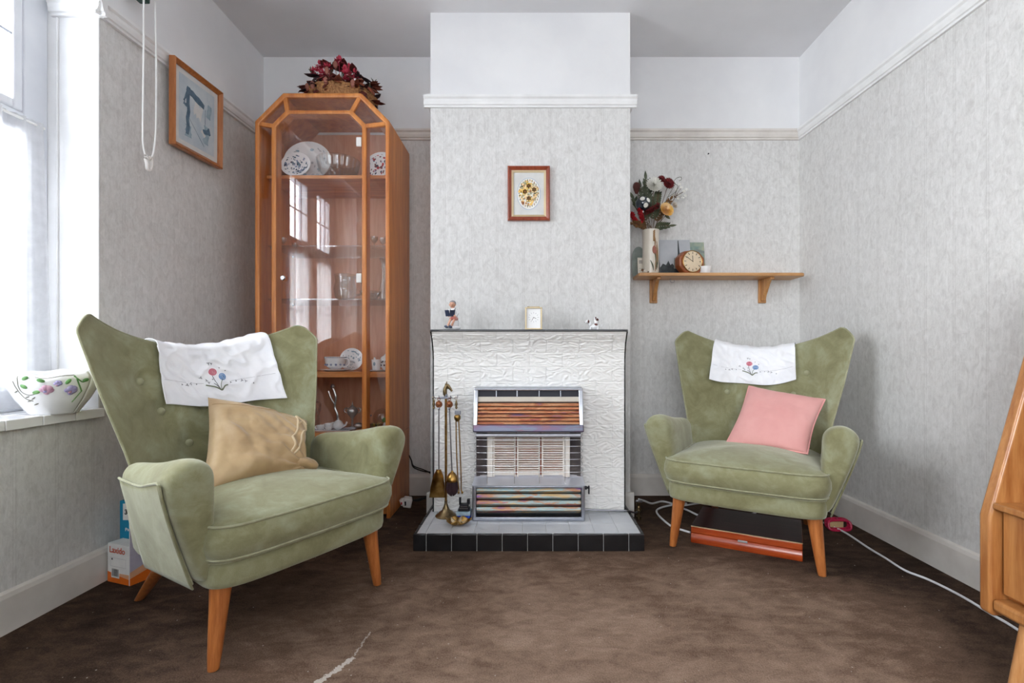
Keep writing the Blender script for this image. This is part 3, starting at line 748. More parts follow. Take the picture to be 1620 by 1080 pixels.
# poker (far left), shovel, brush, tongs
hx = [(cxs+dx, cys+dy) for dx, dy in HK]
pk = thing('poker', 'grey steel poker hanging leftmost on the fireside stand', 'poker', (hx[0][0]-.007, hx[0][1], .20), group='fireside tools')
x, y = hx[0][0]-.007, hx[0][1]
m_ = MB(); ring(m_, (x, y, .592), .006); m_.lathe([(.002, 0), (.006, .006), (.004, .014), (.007, .022), (.004, .034), (.006, .038), (.003, .042)], (x, y, .542), 12); m_.build('handle', 'antq', pk)
m_ = MB(); rod(m_, x, y, .215, .545); m_.lathe([(.0005, 0), (.0035, .02), (.0028, .03)], (x, y, .19), 8); m_.build('shaft', 'gunmetal', pk)
sv = thing('shovel', 'brass hearth shovel hanging between poker and stand pole', 'shovel', (hx[1][0], hx[1][1]-.008, .15), group='fireside tools')
x, y = hx[1][0]-.004, hx[1][1]-.008
m_ = MB(); ring(m_, (x, y, .590), .006); medal(m_, (x, y, .568)); m_.build('handle', 'copper', sv)
m_ = MB(); rod(m_, x, y, .285, .552); m_.lathe([(.003, 0), (.0055, .006), (.003, .012)], (x, y, .275), 10); m_.lathe([(.003, 0), (.0055, .006), (.003, .012)], (x, y, .543), 10); m_.build('shaft', 'gunmetal', sv)
def shv(u, v):
    w = interp(v, [0, .25, .6, 1], [.008, .022, .030, .034]); xx = (u-.5)*2
    return (x-.010*v+xx*w, y-.002-.016*(1-xx*xx)*math.sin(PI*min(1, v+.25))+.010*v, lerp(.285, .158, v))
MB().grid(shv, 14, 10).build('pan', 'brass', sv, solid=.0025)
bs = thing('hearth_brush', 'round hearth brush with brass dome hanging right of the stand pole', 'brush', (hx[2][0], hx[2][1]-.006, .15), group='fireside tools')
x, y = hx[2][0], hx[2][1]-.008
m_ = MB(); ring(m_, (x, y, .590), .006); medal(m_, (x, y, .568)); m_.build('handle', 'copper', bs)
m_ = MB(); rod(m_, x, y, .272, .552, dx=.011); m_.lathe([(.003, 0), (.0055, .006), (.003, .012)], (x, y, .543), 10); m_.build('shaft', 'gunmetal', bs)
x += .012
MB().lathe([(.004, .046), (.006, .040), (.012, .036), (.021, .024), (.0255, .010), (.0265, .002), (.0255, 0), (0, 0)], (x, y, .232), 24).build('dome', 'brass', bs)
m_ = MB()
for k in range(160):
    a = random.random()*2*PI; q = math.sqrt(random.random()); r0 = .021*q
    m_.tube([(x+r0*math.cos(a), y+r0*math.sin(a), .234), (x+1.22*r0*math.cos(a), y+1.22*r0*math.sin(a), .20), (x+1.08*r0*math.cos(a), y+1.08*r0*math.sin(a), .166+.018*q*q)], [.0022, .0022, .0008], 4)
m_.build('bristles', 'dryplum', bs)
tg = thing('fire_tongs', 'brass fire tongs hanging rightmost on the fireside stand', 'tongs', (hx[3][0], hx[3][1], .17), group='fireside tools')
x, y = hx[3][0]+.004, hx[3][1]
m_ = MB(); ring(m_, (x-.004, y, .592), .006); m_.lathe([(.002, 0), (.006, .006), (.004, .014), (.0065, .022), (.004, .032), (.003, .040)], (x-.003, y, .543), 12); m_.build('handle', 'antq', tg)
m_ = MB(); m_.box((x+.004, y-.002, .528), (.026, .014, .016), 1); m_.lathe([(.007, 0), (.014, .012), (.015, .022), (.011, .03)], (x+.002, y-.002, .488), 14, 0); m_.build('hinge', ['brass', 'steel'], tg, bevel=.002)
for sx in (-1, 1):
    m_ = MB(); m_.tube(spline([(x+.002+sx*.006, y-.002, .492), (x+.006+sx*.008, y-.002, .36), (x+.012+sx*.007, y-.002, .22), (x+.014+sx*.005, y-.002, .185), (x+.016+sx*.009, y-.004, .172)], 5), .0027, 8); m_.ell((x+.016+sx*.008, y-.004, .174), (.005, .004, .006), 8, 5); m_.build('arm', 'brass', tg)
# little things by the fire
ib = thing('toy_range', 'small black cast iron ornament standing between tools and gas fire', 'ornament', (-.287, 2.16, hz+.034))
m_ = MB(); m_.box((-.287, 2.16, .110), (.048, .03, .014)); m_.box((-.287, 2.16, .125), (.038, .024, .016)); m_.box((-.268, 2.16, .142), (.012, .018, .022)); m_.lathe([(.005, 0), (.005, .030), (.007, .032)], (-.305, 2.16, .128), 10); m_.build('body', 'darkm', ib, bevel=.003)
m_ = MB(); m_.box((-.287, 2.145, .1165), (.036, .003, .003)); m_.box((-.287, 2.145, .125), (.03, .003, .003)); m_.build('bars', 'gunmetal', ib)
bp = thing('blue_tin', 'shallow pale blue box under the black cast iron ornament', 'box', (-.285, 2.158, hz))
MB().bx(-.316, -.258, 2.13, 2.186, hz, .098).build('body', 'bluepack', bp, bevel=.003); MB().bx(-.318, -.256, 2.128, 2.188, .088, .1025).build('lid', 'washm', bp, bevel=.003)
fo = thing('amber_dish', 'crinkled amber glass dish beside the brass stand base', 'dish', (-.30, 2.085, hz))
def dish(u, v):
    a = u*2*PI; r = (.010+.040*v)*(1+.10*math.sin(a*5)*v+.06*math.sin(a*9+1)*v); return (-.302+1.05*r*math.cos(a), 2.08+.75*r*math.sin(a), hz+.003+.020*v*v+.005*v*math.sin(a*7))
MB().grid(dish, 60, 8).build('bowl', 'brass', fo, solid=.003)
m_ = MB()
for k in range(5):
    a = k*1.3; m_.petal((-.302+.008*math.cos(a), 2.08+.008*math.sin(a), hz+.008), (math.cos(a), math.sin(a), .35), (0, 0, 1), .034, .03, .2)
m_.build('foil_wrapper', 'gilt', fo, solid=.001)
# ------------------------------------------------------------------ armchairs
HWX = [.21, .42, .50, .66, .75, .86, .91]; HWV = [.275, .285, .300, .340, .359, .382, .377]
def hw(z): return interp(z, HWX, HWV)
def ztop(u):
    a = abs(u)
    return .813+.092*(a/.88)**2 if a < .88 else .905-.058*((a-.88)/.12)**2
BTN = [(-.20, .700), (0, .705), (.20, .700), (-.145, .60), (0, .603), (.145, .60), (-.07, .487), (.07, .487)]
def Yf(u, z, dim=True):
    yc = .50+.363*(z-.40); ye = .30+.265*(z-.21)
    y = yc-(yc-ye)*abs(u)**2.2
    if dim:
        x = u*hw(z)
        for bx_, bz in BTN: y += .020*math.exp(-((x-bx_)**2+(z-bz)**2)/.0013)
    return y
def chair(loc, rz, label):
    t = thing('wing_armchair', label, 'armchair', loc, rz, 'green velvet wing armchairs')
    kw = dict(parent=t, space='local')
    # back
    def shell(sg):
        def fn(a, v):
            u = math.sin((a*2-1)*PI/2); vv = math.sin(v*PI/2); z0 = .23
            z = z0+(ztop(u)-z0)*vv
            e = math.sqrt(max(0, 1-abs(u)**9))*math.sqrt(max(0, 1-vv**16))
            T = .105-.045*u*u
            if sg > 0: return (u*hw(z), Yf(u, z)+.014*(1-e), z)
            e2 = math.sqrt(max(0, 1-abs(u)**3))*math.sqrt(max(0, 1-vv**8))
            return (u*hw(z), Yf(u, z)+.014+(T-.014)*e2, z)
        return fn
    b = MB().grid(shell(1), 96, 72).grid(shell(-1), 40, 30)
    b.build('back', 'velvet', angle=80, **kw)
    edge = [shell(1)(0, v/20) for v in range(3, 21)]+[shell(1)(a/50, 1) for a in range(1, 50)]+[shell(1)(1, v/20) for v in range(20, 2, -1)]
    MB().tube(edge, .0034, 6).build('back_piping', 'velvet_pipe', **kw)
    for bx_, bz in BTN:
        y = Yf(bx_/hw(bz), bz)
        MB().ell((bx_, y-.004, bz), (.0125, .008, .0125), 14, 8).build('button', 'velvet_pipe', **kw)
    # arms: an upholstered panel whose rounded top flares outward to the front
    for sg in (-1, 1):
        ST = [(.385, .278, .308, .455, 0), (.365, .273, .320, .476, 0), (.33, .270, .334, .490, 0), (.25, .268, .343, .497, 0), (.16, .266, .353, .508, 0), (.09, .264, .364, .523, 0), (.03, .262, .374, .536, 0),
              (0, .264, .378, .538, .0), (-.022, .268, .376, .535, .004), (-.036, .277, .369, .527, .010), (-.043, .292, .356, .512, .018), (-.045, .308, .342, .49, .028)]
        rings = []
        for Y, xi, xo, zt, ins in ST:
            ring = []
            zb, xib, xob = .215+ins*.6, .255+ins*.35, .288-ins*.3
            w = (xo-xi)/2; xm = (xo+xi)/2; zs = zt-min(.055, w*1.0+.012)
            pts = []
            for k in range(5): q = k/5; pts.append((lerp(xib, xi, q**1.2), lerp(zb, zs, q)))
            for k in range(11): a = PI-PI*k/10; pts.append((xm+w*math.cos(a), zs+(zt-zs)*math.sin(a)))
            for k in range(1, 7): q = k/6; pts.append((lerp(xo, xob, q**1.15), lerp(zs, zb, q)))
            for x, z in pts:
                fr = sstep(.06, -.02, Y)
                ring.append((sg*x, Y+fr*.045*(1-(z-.215)/.31), z))
            rings.append(ring if sg > 0 else ring[::-1])
        MB().loft(rings, True).build('arm', 'velvet', angle=70, sub=1, **kw)
        pp = []
        for Y, xi, xo, zt, ins in ST[:8]:
            w = (xo-xi)/2; zs = zt-min(.055, w+.012); pp.append((sg*(xo+.004), Y, zs+.005))
        xo, zs = .377, .481
        for k in range(1, 9):
            q = k/8; z = lerp(zs, .215, q); pp.append((sg*(lerp(xo, .289, q**1.15)+.004), -.006+.047*(1-(z-.215)/.31), z))
        MB().tube(spline(pp, 3), .0034, 6).build('arm_piping', 'velvet_pipe', **kw)
        # outer side panel
        sy = [s_[0] for s_ in ST[:8]][::-1]; sxo = [s_[2] for s_ in ST[:8]][::-1]; szt = [s_[3]-min(.055, (s_[2]-s_[1])/2+.012) for s_ in ST[:8]][::-1]
        def pan_(u, v):
            yt = lerp(.352, -.004, u); yb = lerp(.300, .040, u); xt = interp(yt, sy, sxo); zt2 = interp(yt, sy, szt)+.004
            return (sg*(lerp(xt, .288, v**1.15)+.003), lerp(yt, yb, v), lerp(zt2, .201, v))
        MB().grid(pan_, 20, 16).build('side_panel', 'velvet', solid=.004, angle=80, **kw)
    # base rail
    def outline(xf, xr, yf, yr, n=64, p=7, bow=0):
        o = []
        for k in range(n):
            a = 2*PI*k/n; c, s_ = math.cos(a), math.sin(a)
            xx = math.copysign(abs(c)**(2/p), c); yy = math.copysign(abs(s_)**(2/p), s_)
            y = lerp(yf, yr, (yy+1)/2); x = xx*lerp(xf, xr, sstep(0, .5, (y-yf)/(yr-yf)))
            if yy < 0: y -= bow*(1-xx*xx)
            o.append((x, y))
        return o
    def stack(levels, mat_, name, crown=None):
        rings = []
        for z, ins, o in levels:
            cy_ = sum(y for _, y in o)/len(o)
            rings.append([(x*(1-ins/.29), cy_+(y-cy_)*(1-ins/.25), z) for x, y in o])
        if crown:
            z0, o, cyo = levels[-1][0], levels[-1][2], None
            cy_ = sum(y for _, y in o)/len(o)
            for k in range(1, 9):
                f = 1-k/8.5
                rings.append([(x*f*(1-levels[-1][1]/.29), cy_+(y-cy_)*f*(1-levels[-1][1]/.25), z0+crown*(1-f**2.2)+.003*mnoise.noise(Vector((x*f*9, y*f*9, 2)))) for x, y in o])
        MB().loft(rings, True).build(name, mat_, angle=60, **kw)
    ob = outline(.287, .27, -.048, .325, bow=.012)
    stack([(.203, .012, ob), (.207, .003, ob), (.22, 0, ob), (.255, 0, ob), (.268, .003, ob), (.272, .014, ob)], 'velvet', 'seat_base')
    oc = outline(.300, .262, -.072, .475, p=8, bow=.014)
    stack([(.274, .030, oc), (.278, .012, oc), (.290, .003, oc), (.315, -.004, oc), (.340, -.003, oc), (.358, .002, oc), (.366, .007, oc)], 'velvet', 'seat_cushion', .040)
    for z, ins in ((.364, .003), (.281, .006)):
        cy_ = sum(y for _, y in oc)/len(oc)
        MB().tube([(x*(1-ins/.29), cy_+(y-cy_)*(1-ins/.25), z+.002) for x, y in oc], .0032, 6, closed=True).build('seat_piping', 'velvet_pipe', **kw)
    MB().tube([(x, y, .2715) for x, y in ob if y < .3], .0028, 6).build('base_piping', 'velvet_pipe', **kw)
    # legs
    for a, c, r0 in (((-.238, .012, .214), (-.264, 0, 0), .027), ((.238, .012, .214), (.264, 0, 0), .027), ((-.222, .292, .232), (-.198, .579, 0), .027), ((.222, .292, .232), (.198, .579, 0), .027)):
        a, c = Vector(a), Vector(c); P = [a.lerp(c, k/6) for k in range(7)]
        rings = []
        for k, p in enumerate(P):
            r = lerp(r0, .0145, (k/6)**.9)
            if k == 6: r *= .92
            rings.append([p+Vector((r*math.cos(2*PI*j/16), r*math.sin(2*PI*j/16), 0)) for j in range(16)])
        MB().loft(rings, True).build('leg', 'leg', bevel=.002, **kw)
    return t
LCH = ((-.656, 1.459, 0), R(59.33)); RCH = ((.814, 1.890, 0), R(-31.06))
chL = chair(*LCH, 'green velvet wing armchair beside the window with the tan cushion on it')
chR = dup(chL, *RCH, 'green velvet wing armchair in the right corner with the pink cushion on it')
def CM(ch): return Matrix.Translation(ch[0]) @ Matrix.Rotation(ch[1], 4, 'Z')
def cl(ch, m):
    k = CM(ch); m.v = [k @ v for v in m.v]; return m
def wpt(ch, p): return CM(ch) @ Vector(p)

# chair-back cloths
def cloth(ch, cx, half, zs, zm, label, seed):
    def K(u, v, off=0):
        x = cx+half*(u*2-1)*(1+.05*(1-v)); uu = max(-1, min(1, x/.36)); zt = ztop(uu)
        zb = zs+(zm-zs)*(1-(2*u-1)**2)+.004*math.sin(u*9+seed)
        T = .105-.045*uu*uu
        n = mnoise.noise(Vector((u*3.2+seed, v*2.0+u*2.4, seed)))
        n2 = mnoise.noise(Vector((u*8+v*5+seed, v*3-u*5, seed*2)))
        fold = max(0, n)*.030+max(0, .35-abs(n2))*.034*(.4+.6*v)
        if v < .78:
            z = lerp(zb, zt-.012, v/.78); y = Yf(x/hw(z), z, False)-.007-fold*(1-.5*v)-off
            if abs(2*u-1) > .9: y -= .004*((abs(2*u-1)-.9)/.1)*(1-v)
            return Vector((x, y, z))
        yc = Yf(x/hw(zt-.02), zt-.02, False)+T/2; r = T/2+.007+fold*.3
        if v < .93:
            a = (v-.78)/.15*PI; return Vector((x, yc-r*math.cos(a)-off*math.cos(a), zt-.012+.021*math.sin(a)+fold*.4*math.sin(a)))
        return Vector((x, yc+r, zt-.012-(v-.93)/.07*.09))
    t = thing('chair_back_cloth', label, 'cloth', wpt(ch, K(.5, 0)), ch[1], 'embroidered cloths on the armchair backs')
    cl(ch, MB().grid(lambda u, v: K(u, v), 90, 72)).build('linen_panel', 'linen', t, solid=.0016, angle=80)
    e = MB()
    def st(uv, r=.0011, mi=2): e.tube([K(u, v*.78, .0018) for u, v in spline2(uv)], r, 5, mi)
    def spline2(uv): return [(p.x, p.y) for p in spline([(u, v, 0) for u, v in uv], 5)]
    def rose(u, v, mi):
        for rr_ in (.0035, .0075, .0115):
            e.tube([K(u+rr_/(2*half)*math.cos(a), v*.78+rr_/.26*math.sin(a), .0022) for a in [2*PI*k/18 for k in range(18)]], .0014, 5, mi, closed=True)
    rose(.452, .60, 0); rose(.53, .50, 1)
    st([(.50, .26), (.47, .36), (.445, .53)]); st([(.50, .26), (.50, .38), (.525, .46)], mi=3)
    st([(.50, .26), (.45, .33), (.375, .37)], .0024, 3); st([(.50, .26), (.53, .33), (.56, .34)], .0024, 3); st([(.50, .26), (.47, .34), (.44, .40)])
    for u, v in ((.34, .50), (.385, .455), (.40, .41), (.30, .385), (.25, .39), (.22, .36), (.175, .36), (.59, .375), (.64, .385), (.69, .38), (.72, .36), (.78, .30), (.44, .47), (.565, .60), (.52, .66), (.43, .76), (.455, .75)):
        mi = 2
        ra = math.sin(u*91+v*57)*3; sc_ = .75+.35*math.sin(u*40+v*13)
        for dx, dy in ((-.012, .012), (.010, .014), (.002, -.016)):
            dx, dy = sc_*(dx*math.cos(ra)-dy*.7*math.sin(ra)), sc_*(dx*1.4*math.sin(ra)+dy*math.cos(ra)); st([(u, v), (u+dx*.6, v+dy*1.1), (u+dx, v+dy*1.3)], .0010, mi)
    st([(.02, .415), (.3, .40), (.36, .40)], .0006, 4); st([(.6, .40), (.8, .405), (.97, .41)], .0006, 4)
    cl(ch, e).build('embroidery', ['threadred', 'threadblue', 'threadgrey', 'threadgreen', 'porcgrey'], t)
    hm = [K(0, v/24*.78) for v in range(24, -1, -1)]+[K(u/40, 0) for u in range(1, 41)]+[K(1, v/24*.78) for v in range(1, 25)]
    cl(ch, MB().tube(hm, .0018, 5)).build('hem', 'linen', t)
cloth(LCH, .053, .182, .622, .607, 'white cloth with red and blue flower embroidery over the left armchair', 1.3)
cloth(RCH, -.032, .178, .668, .640, 'white embroidered cloth draped over the armchair in the right corner', 4.2)

# cushions
def pillow(ch, cor, thick, seed, wr, pinch=.05, rough=1.0):
    TL, TR, BR, BL = [Vector(p) for p in cor]
    nrm = ((TR-TL).cross(TL-BL)).normalized()
    if nrm.y > 0: nrm = -nrm
    def P(u, v):
        p = (TL*(1-u)+TR*u)*v+(BL*(1-u)+BR*u)*(1-v); c_ = (TL+TR+BR+BL)/4
        k = pinch*(4*u*(1-u)*(1-abs(2*v-1)**0)+0)
        ku = pinch*math.sin(PI*u)*abs(2*v-1)**6; kv = pinch*math.sin(PI*v)*abs(2*u-1)**6
        return p+(c_-p)*(ku+kv)
    def S(u, v, sg=1, off=0):
        e = (math.sin(PI*u)*math.sin(PI*v))
        h = thick*(max(0, e)**.42)*(1+.0*u)
        if rough >= 1:        # creases fanning out of the tied corner and the seam
            dx, dy = u-1.0, v-.06; an = math.atan2(dy, -dx); rd = math.hypot(dx, dy)
            h += (.016*math.sin(an*15+2.2*mnoise.noise(Vector((u*4, v*4, 1))))*math.exp(-rd*2.2)+.012*max(0, mnoise.noise(Vector((u*2.2-v*2.6, u*6+v*4.5, 5))))*2)*e**.4
        w = wr*mnoise.noise(Vector((u*2.6+seed, v*2.6, seed)))*e**.3+wr*.8*abs(mnoise.noise(Vector((u*3+v*4+seed, v*2.2-u*2, 3+seed))))*e**.25*rough+wr*.35*mnoise.noise(Vector((u*11+seed, v*9, seed)))*e**.4
        return P(u, v)+nrm*(sg*h+(w if sg > 0 else 0)*1+off*sg)
    return P, S
def grid_pillow(S, n=64): return MB().grid(lambda u, v: S(u, v, 1), n, n).grid(lambda u, v: S(u, v, -1), 24, 24)
tc = ((-.028, .505, .640), (.285, .410, .528), (.145, .212, .386), (-.178, .245, .380))
P_, S_ = pillow(LCH, tc, .064, 2.4, .014, .075, 1.0)
tn = thing('tan_cushion', 'crumpled tan cushion with lace ties propped in the left armchair', 'cushion', wpt(LCH, (0, .26, .40)), LCH[1])
cl(LCH, grid_pillow(S_, 90)).build('cover', 'tan', tn, angle=90)
def lace(uv, r=.0038): 
    return cl(LCH, MB().tube([S_(p.x, p.y, 1, .002) for p in spline([(u, v, 0) for u, v in uv], 6)], r, 6)).build('lace', 'tan_cord', tn)
lace([(.84, .93), (.83, .70), (.80, .52), (.74, .40), (.78, .30), (.76, .24)])
lace([(.93, .90), (.96, .70), (.87, .52), (.86, .38), (.83, .26), (.80, .22)])
lace([(.84, .93), (.90, .88), (.97, .82)]); lace([(.83, .70), (.90, .80), (.955, .72)], .003); lace([(.70, .86), (.80, .84), (.86, .85)], .0024)
sm = MB().tube([S_(k/40*.80, .90-.03*math.sin(k/9), 1, .0005) for k in range(1, 41)], .0018, 5); cl(LCH, sm).build('seam', 'tan', tn)
def lobe(p):
    n = mnoise.noise(p*38); return p*(1+.28*n)
cl(LCH, MB().ell((.158, .225, .408), (.045, .030, .021), 24, 14, rot=Matrix.Rotation(R(18), 3, 'Y'), fn=lobe)).build('tied_corner', 'tan', tn)
pc = ((-.035, .482, .637), (.272, .436, .592), (.212, .228, .388), (-.103, .262, .390))
P_, S_ = pillow(RCH, pc, .052, 7.1, .008, .07, .8)
pn = thing('pink_cushion', 'square pink cushion with piped edge propped in the right armchair', 'cushion', wpt(RCH, (.06, .25, .40)), RCH[1])
cl(RCH, grid_pillow(S_, 80)).build('cover', 'pink', pn, angle=90)
bd = [P_(k/24, 0) for k in range(24)]+[P_(1, k/24) for k in range(24)]+[P_(1-k/24, 1) for k in range(24)]+[P_(0, 1-k/24) for k in range(24)]
cl(RCH, MB().tube(bd, .0035, 6, closed=True)).build('piping', 'pinkpipe', pn)

# ------------------------------------------------------------------ display cabinet
KX0, KX1, KY, KB, KZ, KC = -1.3126, -.6688, 2.360, 2.742, 2.0337, .135
def octa(x0, x1, z0, z1, c): return [(x0, z0), (x1, z0), (x1, z1-c), (x1-c, z1), (x0+c, z1), (x0, z1-c)]
kb = thing('display_cabinet', 'tall cherry wood display cabinet with chamfered top and glass door', 'display cabinet', ((KX0+KX1)/2, KY, 0))
b = MB(); b.ringprism(octa(KX0, KX1, .3825, KZ, KC), octa(KX0+.018, KX1-.018, .4000, KZ-.018, KC-.008), KY+.012, KB)
b.build('carcass', 'cab', kb, smooth=False, bevel=.002)
MB().prism(octa(KX0+.01, KX1-.01, .01, KZ-.01, KC-.004), lambda p, k: (p[0], KB-.004+.008*k, p[1])).build('back_panel', 'cabin', kb, smooth=False)
MB().bx(KX0+.018, KX1-.018, KY+.004, KB-.01, .02, .380).build('base_cupboard', 'cab', kb, bevel=.002)
for xa, xb in ((KX0, KX0+.0178), (KX1-.0178, KX1)): MB().bx(xa, xb, KY+.002, KB, 0, .381).build('base_side', 'cab', kb, bevel=.002)
for x0, x1 in ((KX0+.012, (KX0+KX1)/2-.001), ((KX0+KX1)/2+.001, KX1-.012)):
    d = MB().bx(x0, x1, KY-.016, KY+.003, .06, .376).build('cupboard_door', 'cabx', kb, bevel=.003)
    MB().lathe([(.004, 0), (.004, .012), (.010, .016), (.011, .022), (.006, .026)], ((x0+x1)/2+(.11 if x0 < -1 else -.11), KY-.014, .33), 14, axis=(0, -1, 0)).build('knob', 'chrome', d)
b = MB(); b.ringprism(octa(KX0, KX1, .382, KZ, KC), octa(KX0+.021, KX1-.021, .402, KZ-.021, KC-.0085), KY-.008, KY+.020); b.build('outer_frame', 'cab', kb, bevel=.006, seg=3)
DX0, DX1, DZ1, DC = -1.2346, -.7807, 1.952, .069
b = MB(); b.ringprism(octa(DX0, DX1, .388, DZ1, DC), octa(DX0+.0215, DX1-.0215, .412, DZ1-.0175, DC-.0075), KY-.006, KY+.055); b.build('door_frame', 'cab', kb, bevel=.005, seg=3)
def bar(m, a, c, w=.010):
    a, c = Vector((a[0], KY+.006, a[1])), Vector((c[0], KY+.006, c[1])); d = (c-a).normalized(); s_ = Vector((d.z, 0, -d.x))*w
    m.add([a-s_+Vector((0, y, 0)) for y in (-.01, .012)]+[a+s_+Vector((0, y, 0)) for y in (-.01, .012)]+[c-s_+Vector((0, y, 0)) for y in (-.01, .012)]+[c+s_+Vector((0, y, 0)) for y in (-.01, .012)],
          [(0, 1, 3, 2), (4, 6, 7, 5), (0, 4, 5, 1), (2, 3, 7, 6), (0, 2, 6, 4), (1, 5, 7, 3)])
OO = octa(KX0+.01, KX1-.01, .39, KZ-.012, KC-.004); II = octa(DX0+.008, DX1-.008, .39, DZ1-.008, DC-.003)
for i in (2, 3, 4, 5):
    m_ = MB(); bar(m_, OO[i], II[i]); m_.build('corner_strut', 'cab', kb, bevel=.003)
def gl(poly, y, name='side_glass'): MB().prism(poly, lambda p, k: (p[0], y+.003*k, p[1])).build(name, 'glass', kb, smooth=False)
gl([(OO[1][0], .40), OO[2], II[2], (II[1][0], .40)], KY+.004); gl([OO[2], OO[3], II[3], II[2]], KY+.004); gl([OO[3], OO[4], II[4], II[3]], KY+.004)
gl([OO[4], OO[5], II[5], II[4]], KY+.004); gl([(OO[0][0], .40), OO[5], II[5], (II[0][0], .40)], KY+.004)
gl(octa(DX0+.016, DX1-.016, .405, DZ1-.013, DC-.005), KY-.002, 'door_glass')
for z in (1.800, 1.150):
    m_ = MB(); m_.bx(-.828, -.803, KY-.010, KY-.0025, z-.0225, z+.0225); m_.build('hinge', 'plastic', kb, bevel=.008, seg=3)
MB().lathe([(.004, 0), (.004, .008), (.012, .010), (.013, .014), (.009, .018)], (-1.174, KY-.003, 1.150), 16, axis=(0, -1, 0)).build('door_knob', 'chrome', kb)
ix0, ix1 = KX0+.019, KX1-.019
for z, th, y0 in ((1.667, .017, KY+.065), (.700, .028, KY+.075)): MB().bx(ix0, ix1, y0, KB-.006, z-th, z).build('wooden_shelf', 'cabx', kb, bevel=.002)
for z in (1.324, 1.061): MB().bx(ix0, ix1, KY+.075, KB-.01, z-.007, z).build('glass_shelf', 'crystal', kb, smooth=False)
for z in (1.317, 1.054):
    for x in (ix0+.006, ix1-.006):
        for y in (KY+.10, KB-.06): MB().lathe([(.004, -.008), (.006, -.004), (.006, 0)], (x, y, z), 8).build('shelf_peg', 'chrome', kb)

# what stands in and on the cabinet
def lthing(name, label, cat, prof, c, mt, n=28, group=None, parts=(), axis=None):
    t = thing(name, label, cat, c, 0, group)
    MB().lathe(prof, c, n, axis=axis).build('body', mt, t, angle=50)
    for pn_, mk, m in parts: m.build(pn_, mk, t)
    return t
def plate(name, label, c, r, ax, rimmat, pat, group=None):
    t = thing(name, label, 'plate', c, 0, group); c = Vector(c)
    ax = Vector(ax).normalized(); ctr = c+Vector((0, 0, r*math.sqrt(1-ax.z**2)))
    MB().lathe([(0, 0), (r*.60, 0), (r*.66, r*.03), (r*.96, r*.10), (r, r*.115), (r*.99, r*.135), (r*.64, r*.06), (0, r*.035)], ctr, 36, axis=ax).build('dish', rimmat, t, angle=50)
    m = MB(); ux, uy, d = frame_of(ax); rnd = random.Random(hash(name) % 999 if False else len(label))
    for k in range(pat[1]):
        a = rnd.random()*2*PI; q = r*pat[2]*math.sqrt(rnd.random()); p = ctr+ux*q*math.cos(a)+uy*q*math.sin(a)+d*(r*.045 if q < r*.6 else r*(.065+.12*(q/r-.62)))
        m.lathe([(0, .0006), (r*rnd.uniform(.05, .11), .0004), (0, -.0004)], p, 6, mi=rnd.randrange(len(pat[0])), axis=d+ux*.15*rnd.random())
    m.build('printed_pattern', pat[0], t)
plate('serving_plate', 'large cream plate leaning on the top shelf of the cabinet', (-1.150, 2.56, 1.667), .118, (.12, -1, .28), 'porc', (['porcgrey', 'washm'], 40, .95))
plate('patterned_plate', 'white plate with grey blue printed scene leaning before the large cream plate', (-1.172, 2.475, 1.667), .072, (.1, -1, .35), 'porc', (['navy', 'blue', 'washd'], 90, .85))
plate('imari_plate', 'small plate with red and blue pattern at the right of the top shelf', (-.778, 2.56, 1.667), .088, (-.15, -1, .25), 'porc', (['blue', 'navy', 'dryred', 'red'], 110, .92))
t = thing('ribbed_bowl', 'ribbed clear glass bowl lying on the top cabinet shelf', 'bowl', (-.985, 2.54, 1.667))
def rb(u, v):
    a = u*2*PI; r = interp(v, [0, .15, .5, 1], [.035, .06, .092, .105])*(1+.025*math.cos(a*26)); return (-.985+r*math.cos(a), 2.54+r*math.sin(a), 1.668+.115*v)
MB().grid(rb, 156, 10).build('bowl', 'crystal', t, solid=.003)
def goblet(x, y, z, s, lab, grp):
    t = thing('stem_glass', lab, 'glass', (x, y, z), 0, grp)
    MB().lathe([(.016*s, 0), (.016*s, .002*s), (.003*s, .005*s), (.0025*s, .026*s), (.010*s, .032*s), (.018*s, .045*s), (.019*s, .062*s), (.0175*s, .062*s), (.0165*s, .046*s), (.008*s, .034*s), (0, .033*s)], (x, y, z), 20, caps=(True, False)).build('bowl', 'crystal', t)
    return t
for x, y in ((-.795, 2.52), (-.758, 2.55), (-.722, 2.52), (-.745, 2.62)): goblet(x, y, 1.325, 1.0, 'small stemmed glass on the upper glass shelf, right side', 'small glasses on the upper glass shelf')
for x, y in ((-1.26, 2.52), (-1.255, 2.64)): goblet(x, y, 1.325, .9, 'small stemmed glass at the left end of the upper glass shelf', 'glasses at the left of the upper shelf')
def cutglass(name, label, cat, prof, c, n=20, ribs=10, dep=.05, mk='crystal'):
    t = thing(name, label, cat, c)
    def fn(u, v):
        a = u*2*PI; k = v*(len(prof)-1); i = min(int(k), len(prof)-2); f = k-i
        r = lerp(prof[i][0], prof[i+1][0], f)*(1+dep*math.cos(a*ribs+v*6)); return (c[0]+r*math.cos(a), c[1]+r*math.sin(a), c[2]+lerp(prof[i][1], prof[i+1][1], f))
    MB().grid(fn, 80, 30).build('body', mk, t, solid=.003); return t
cutglass('bud_vase', 'tall flared cut glass vase on the lower glass shelf', 'vase', [(.024, .001), (.026, .03), (.020, .07), (.014, .11), (.012, .15), (.016, .19), (.024, .215)], (-.742, 2.52, 1.062))
cutglass('glass_dish', 'low cut glass dish on the lower glass shelf by the tall vase', 'dish', [(.02, .001), (.032, .008), (.045, .03), (.05, .042)], (-.808, 2.50, 1.062), ribs=16)
cutglass('glass_jug', 'clear glass jug standing on the lower glass shelf behind the door', 'jug', [(.035, .001), (.05, .02), (.055, .06), (.046, .10), (.052, .135)], (-.955, 2.55, 1.062), ribs=6, dep=.01)
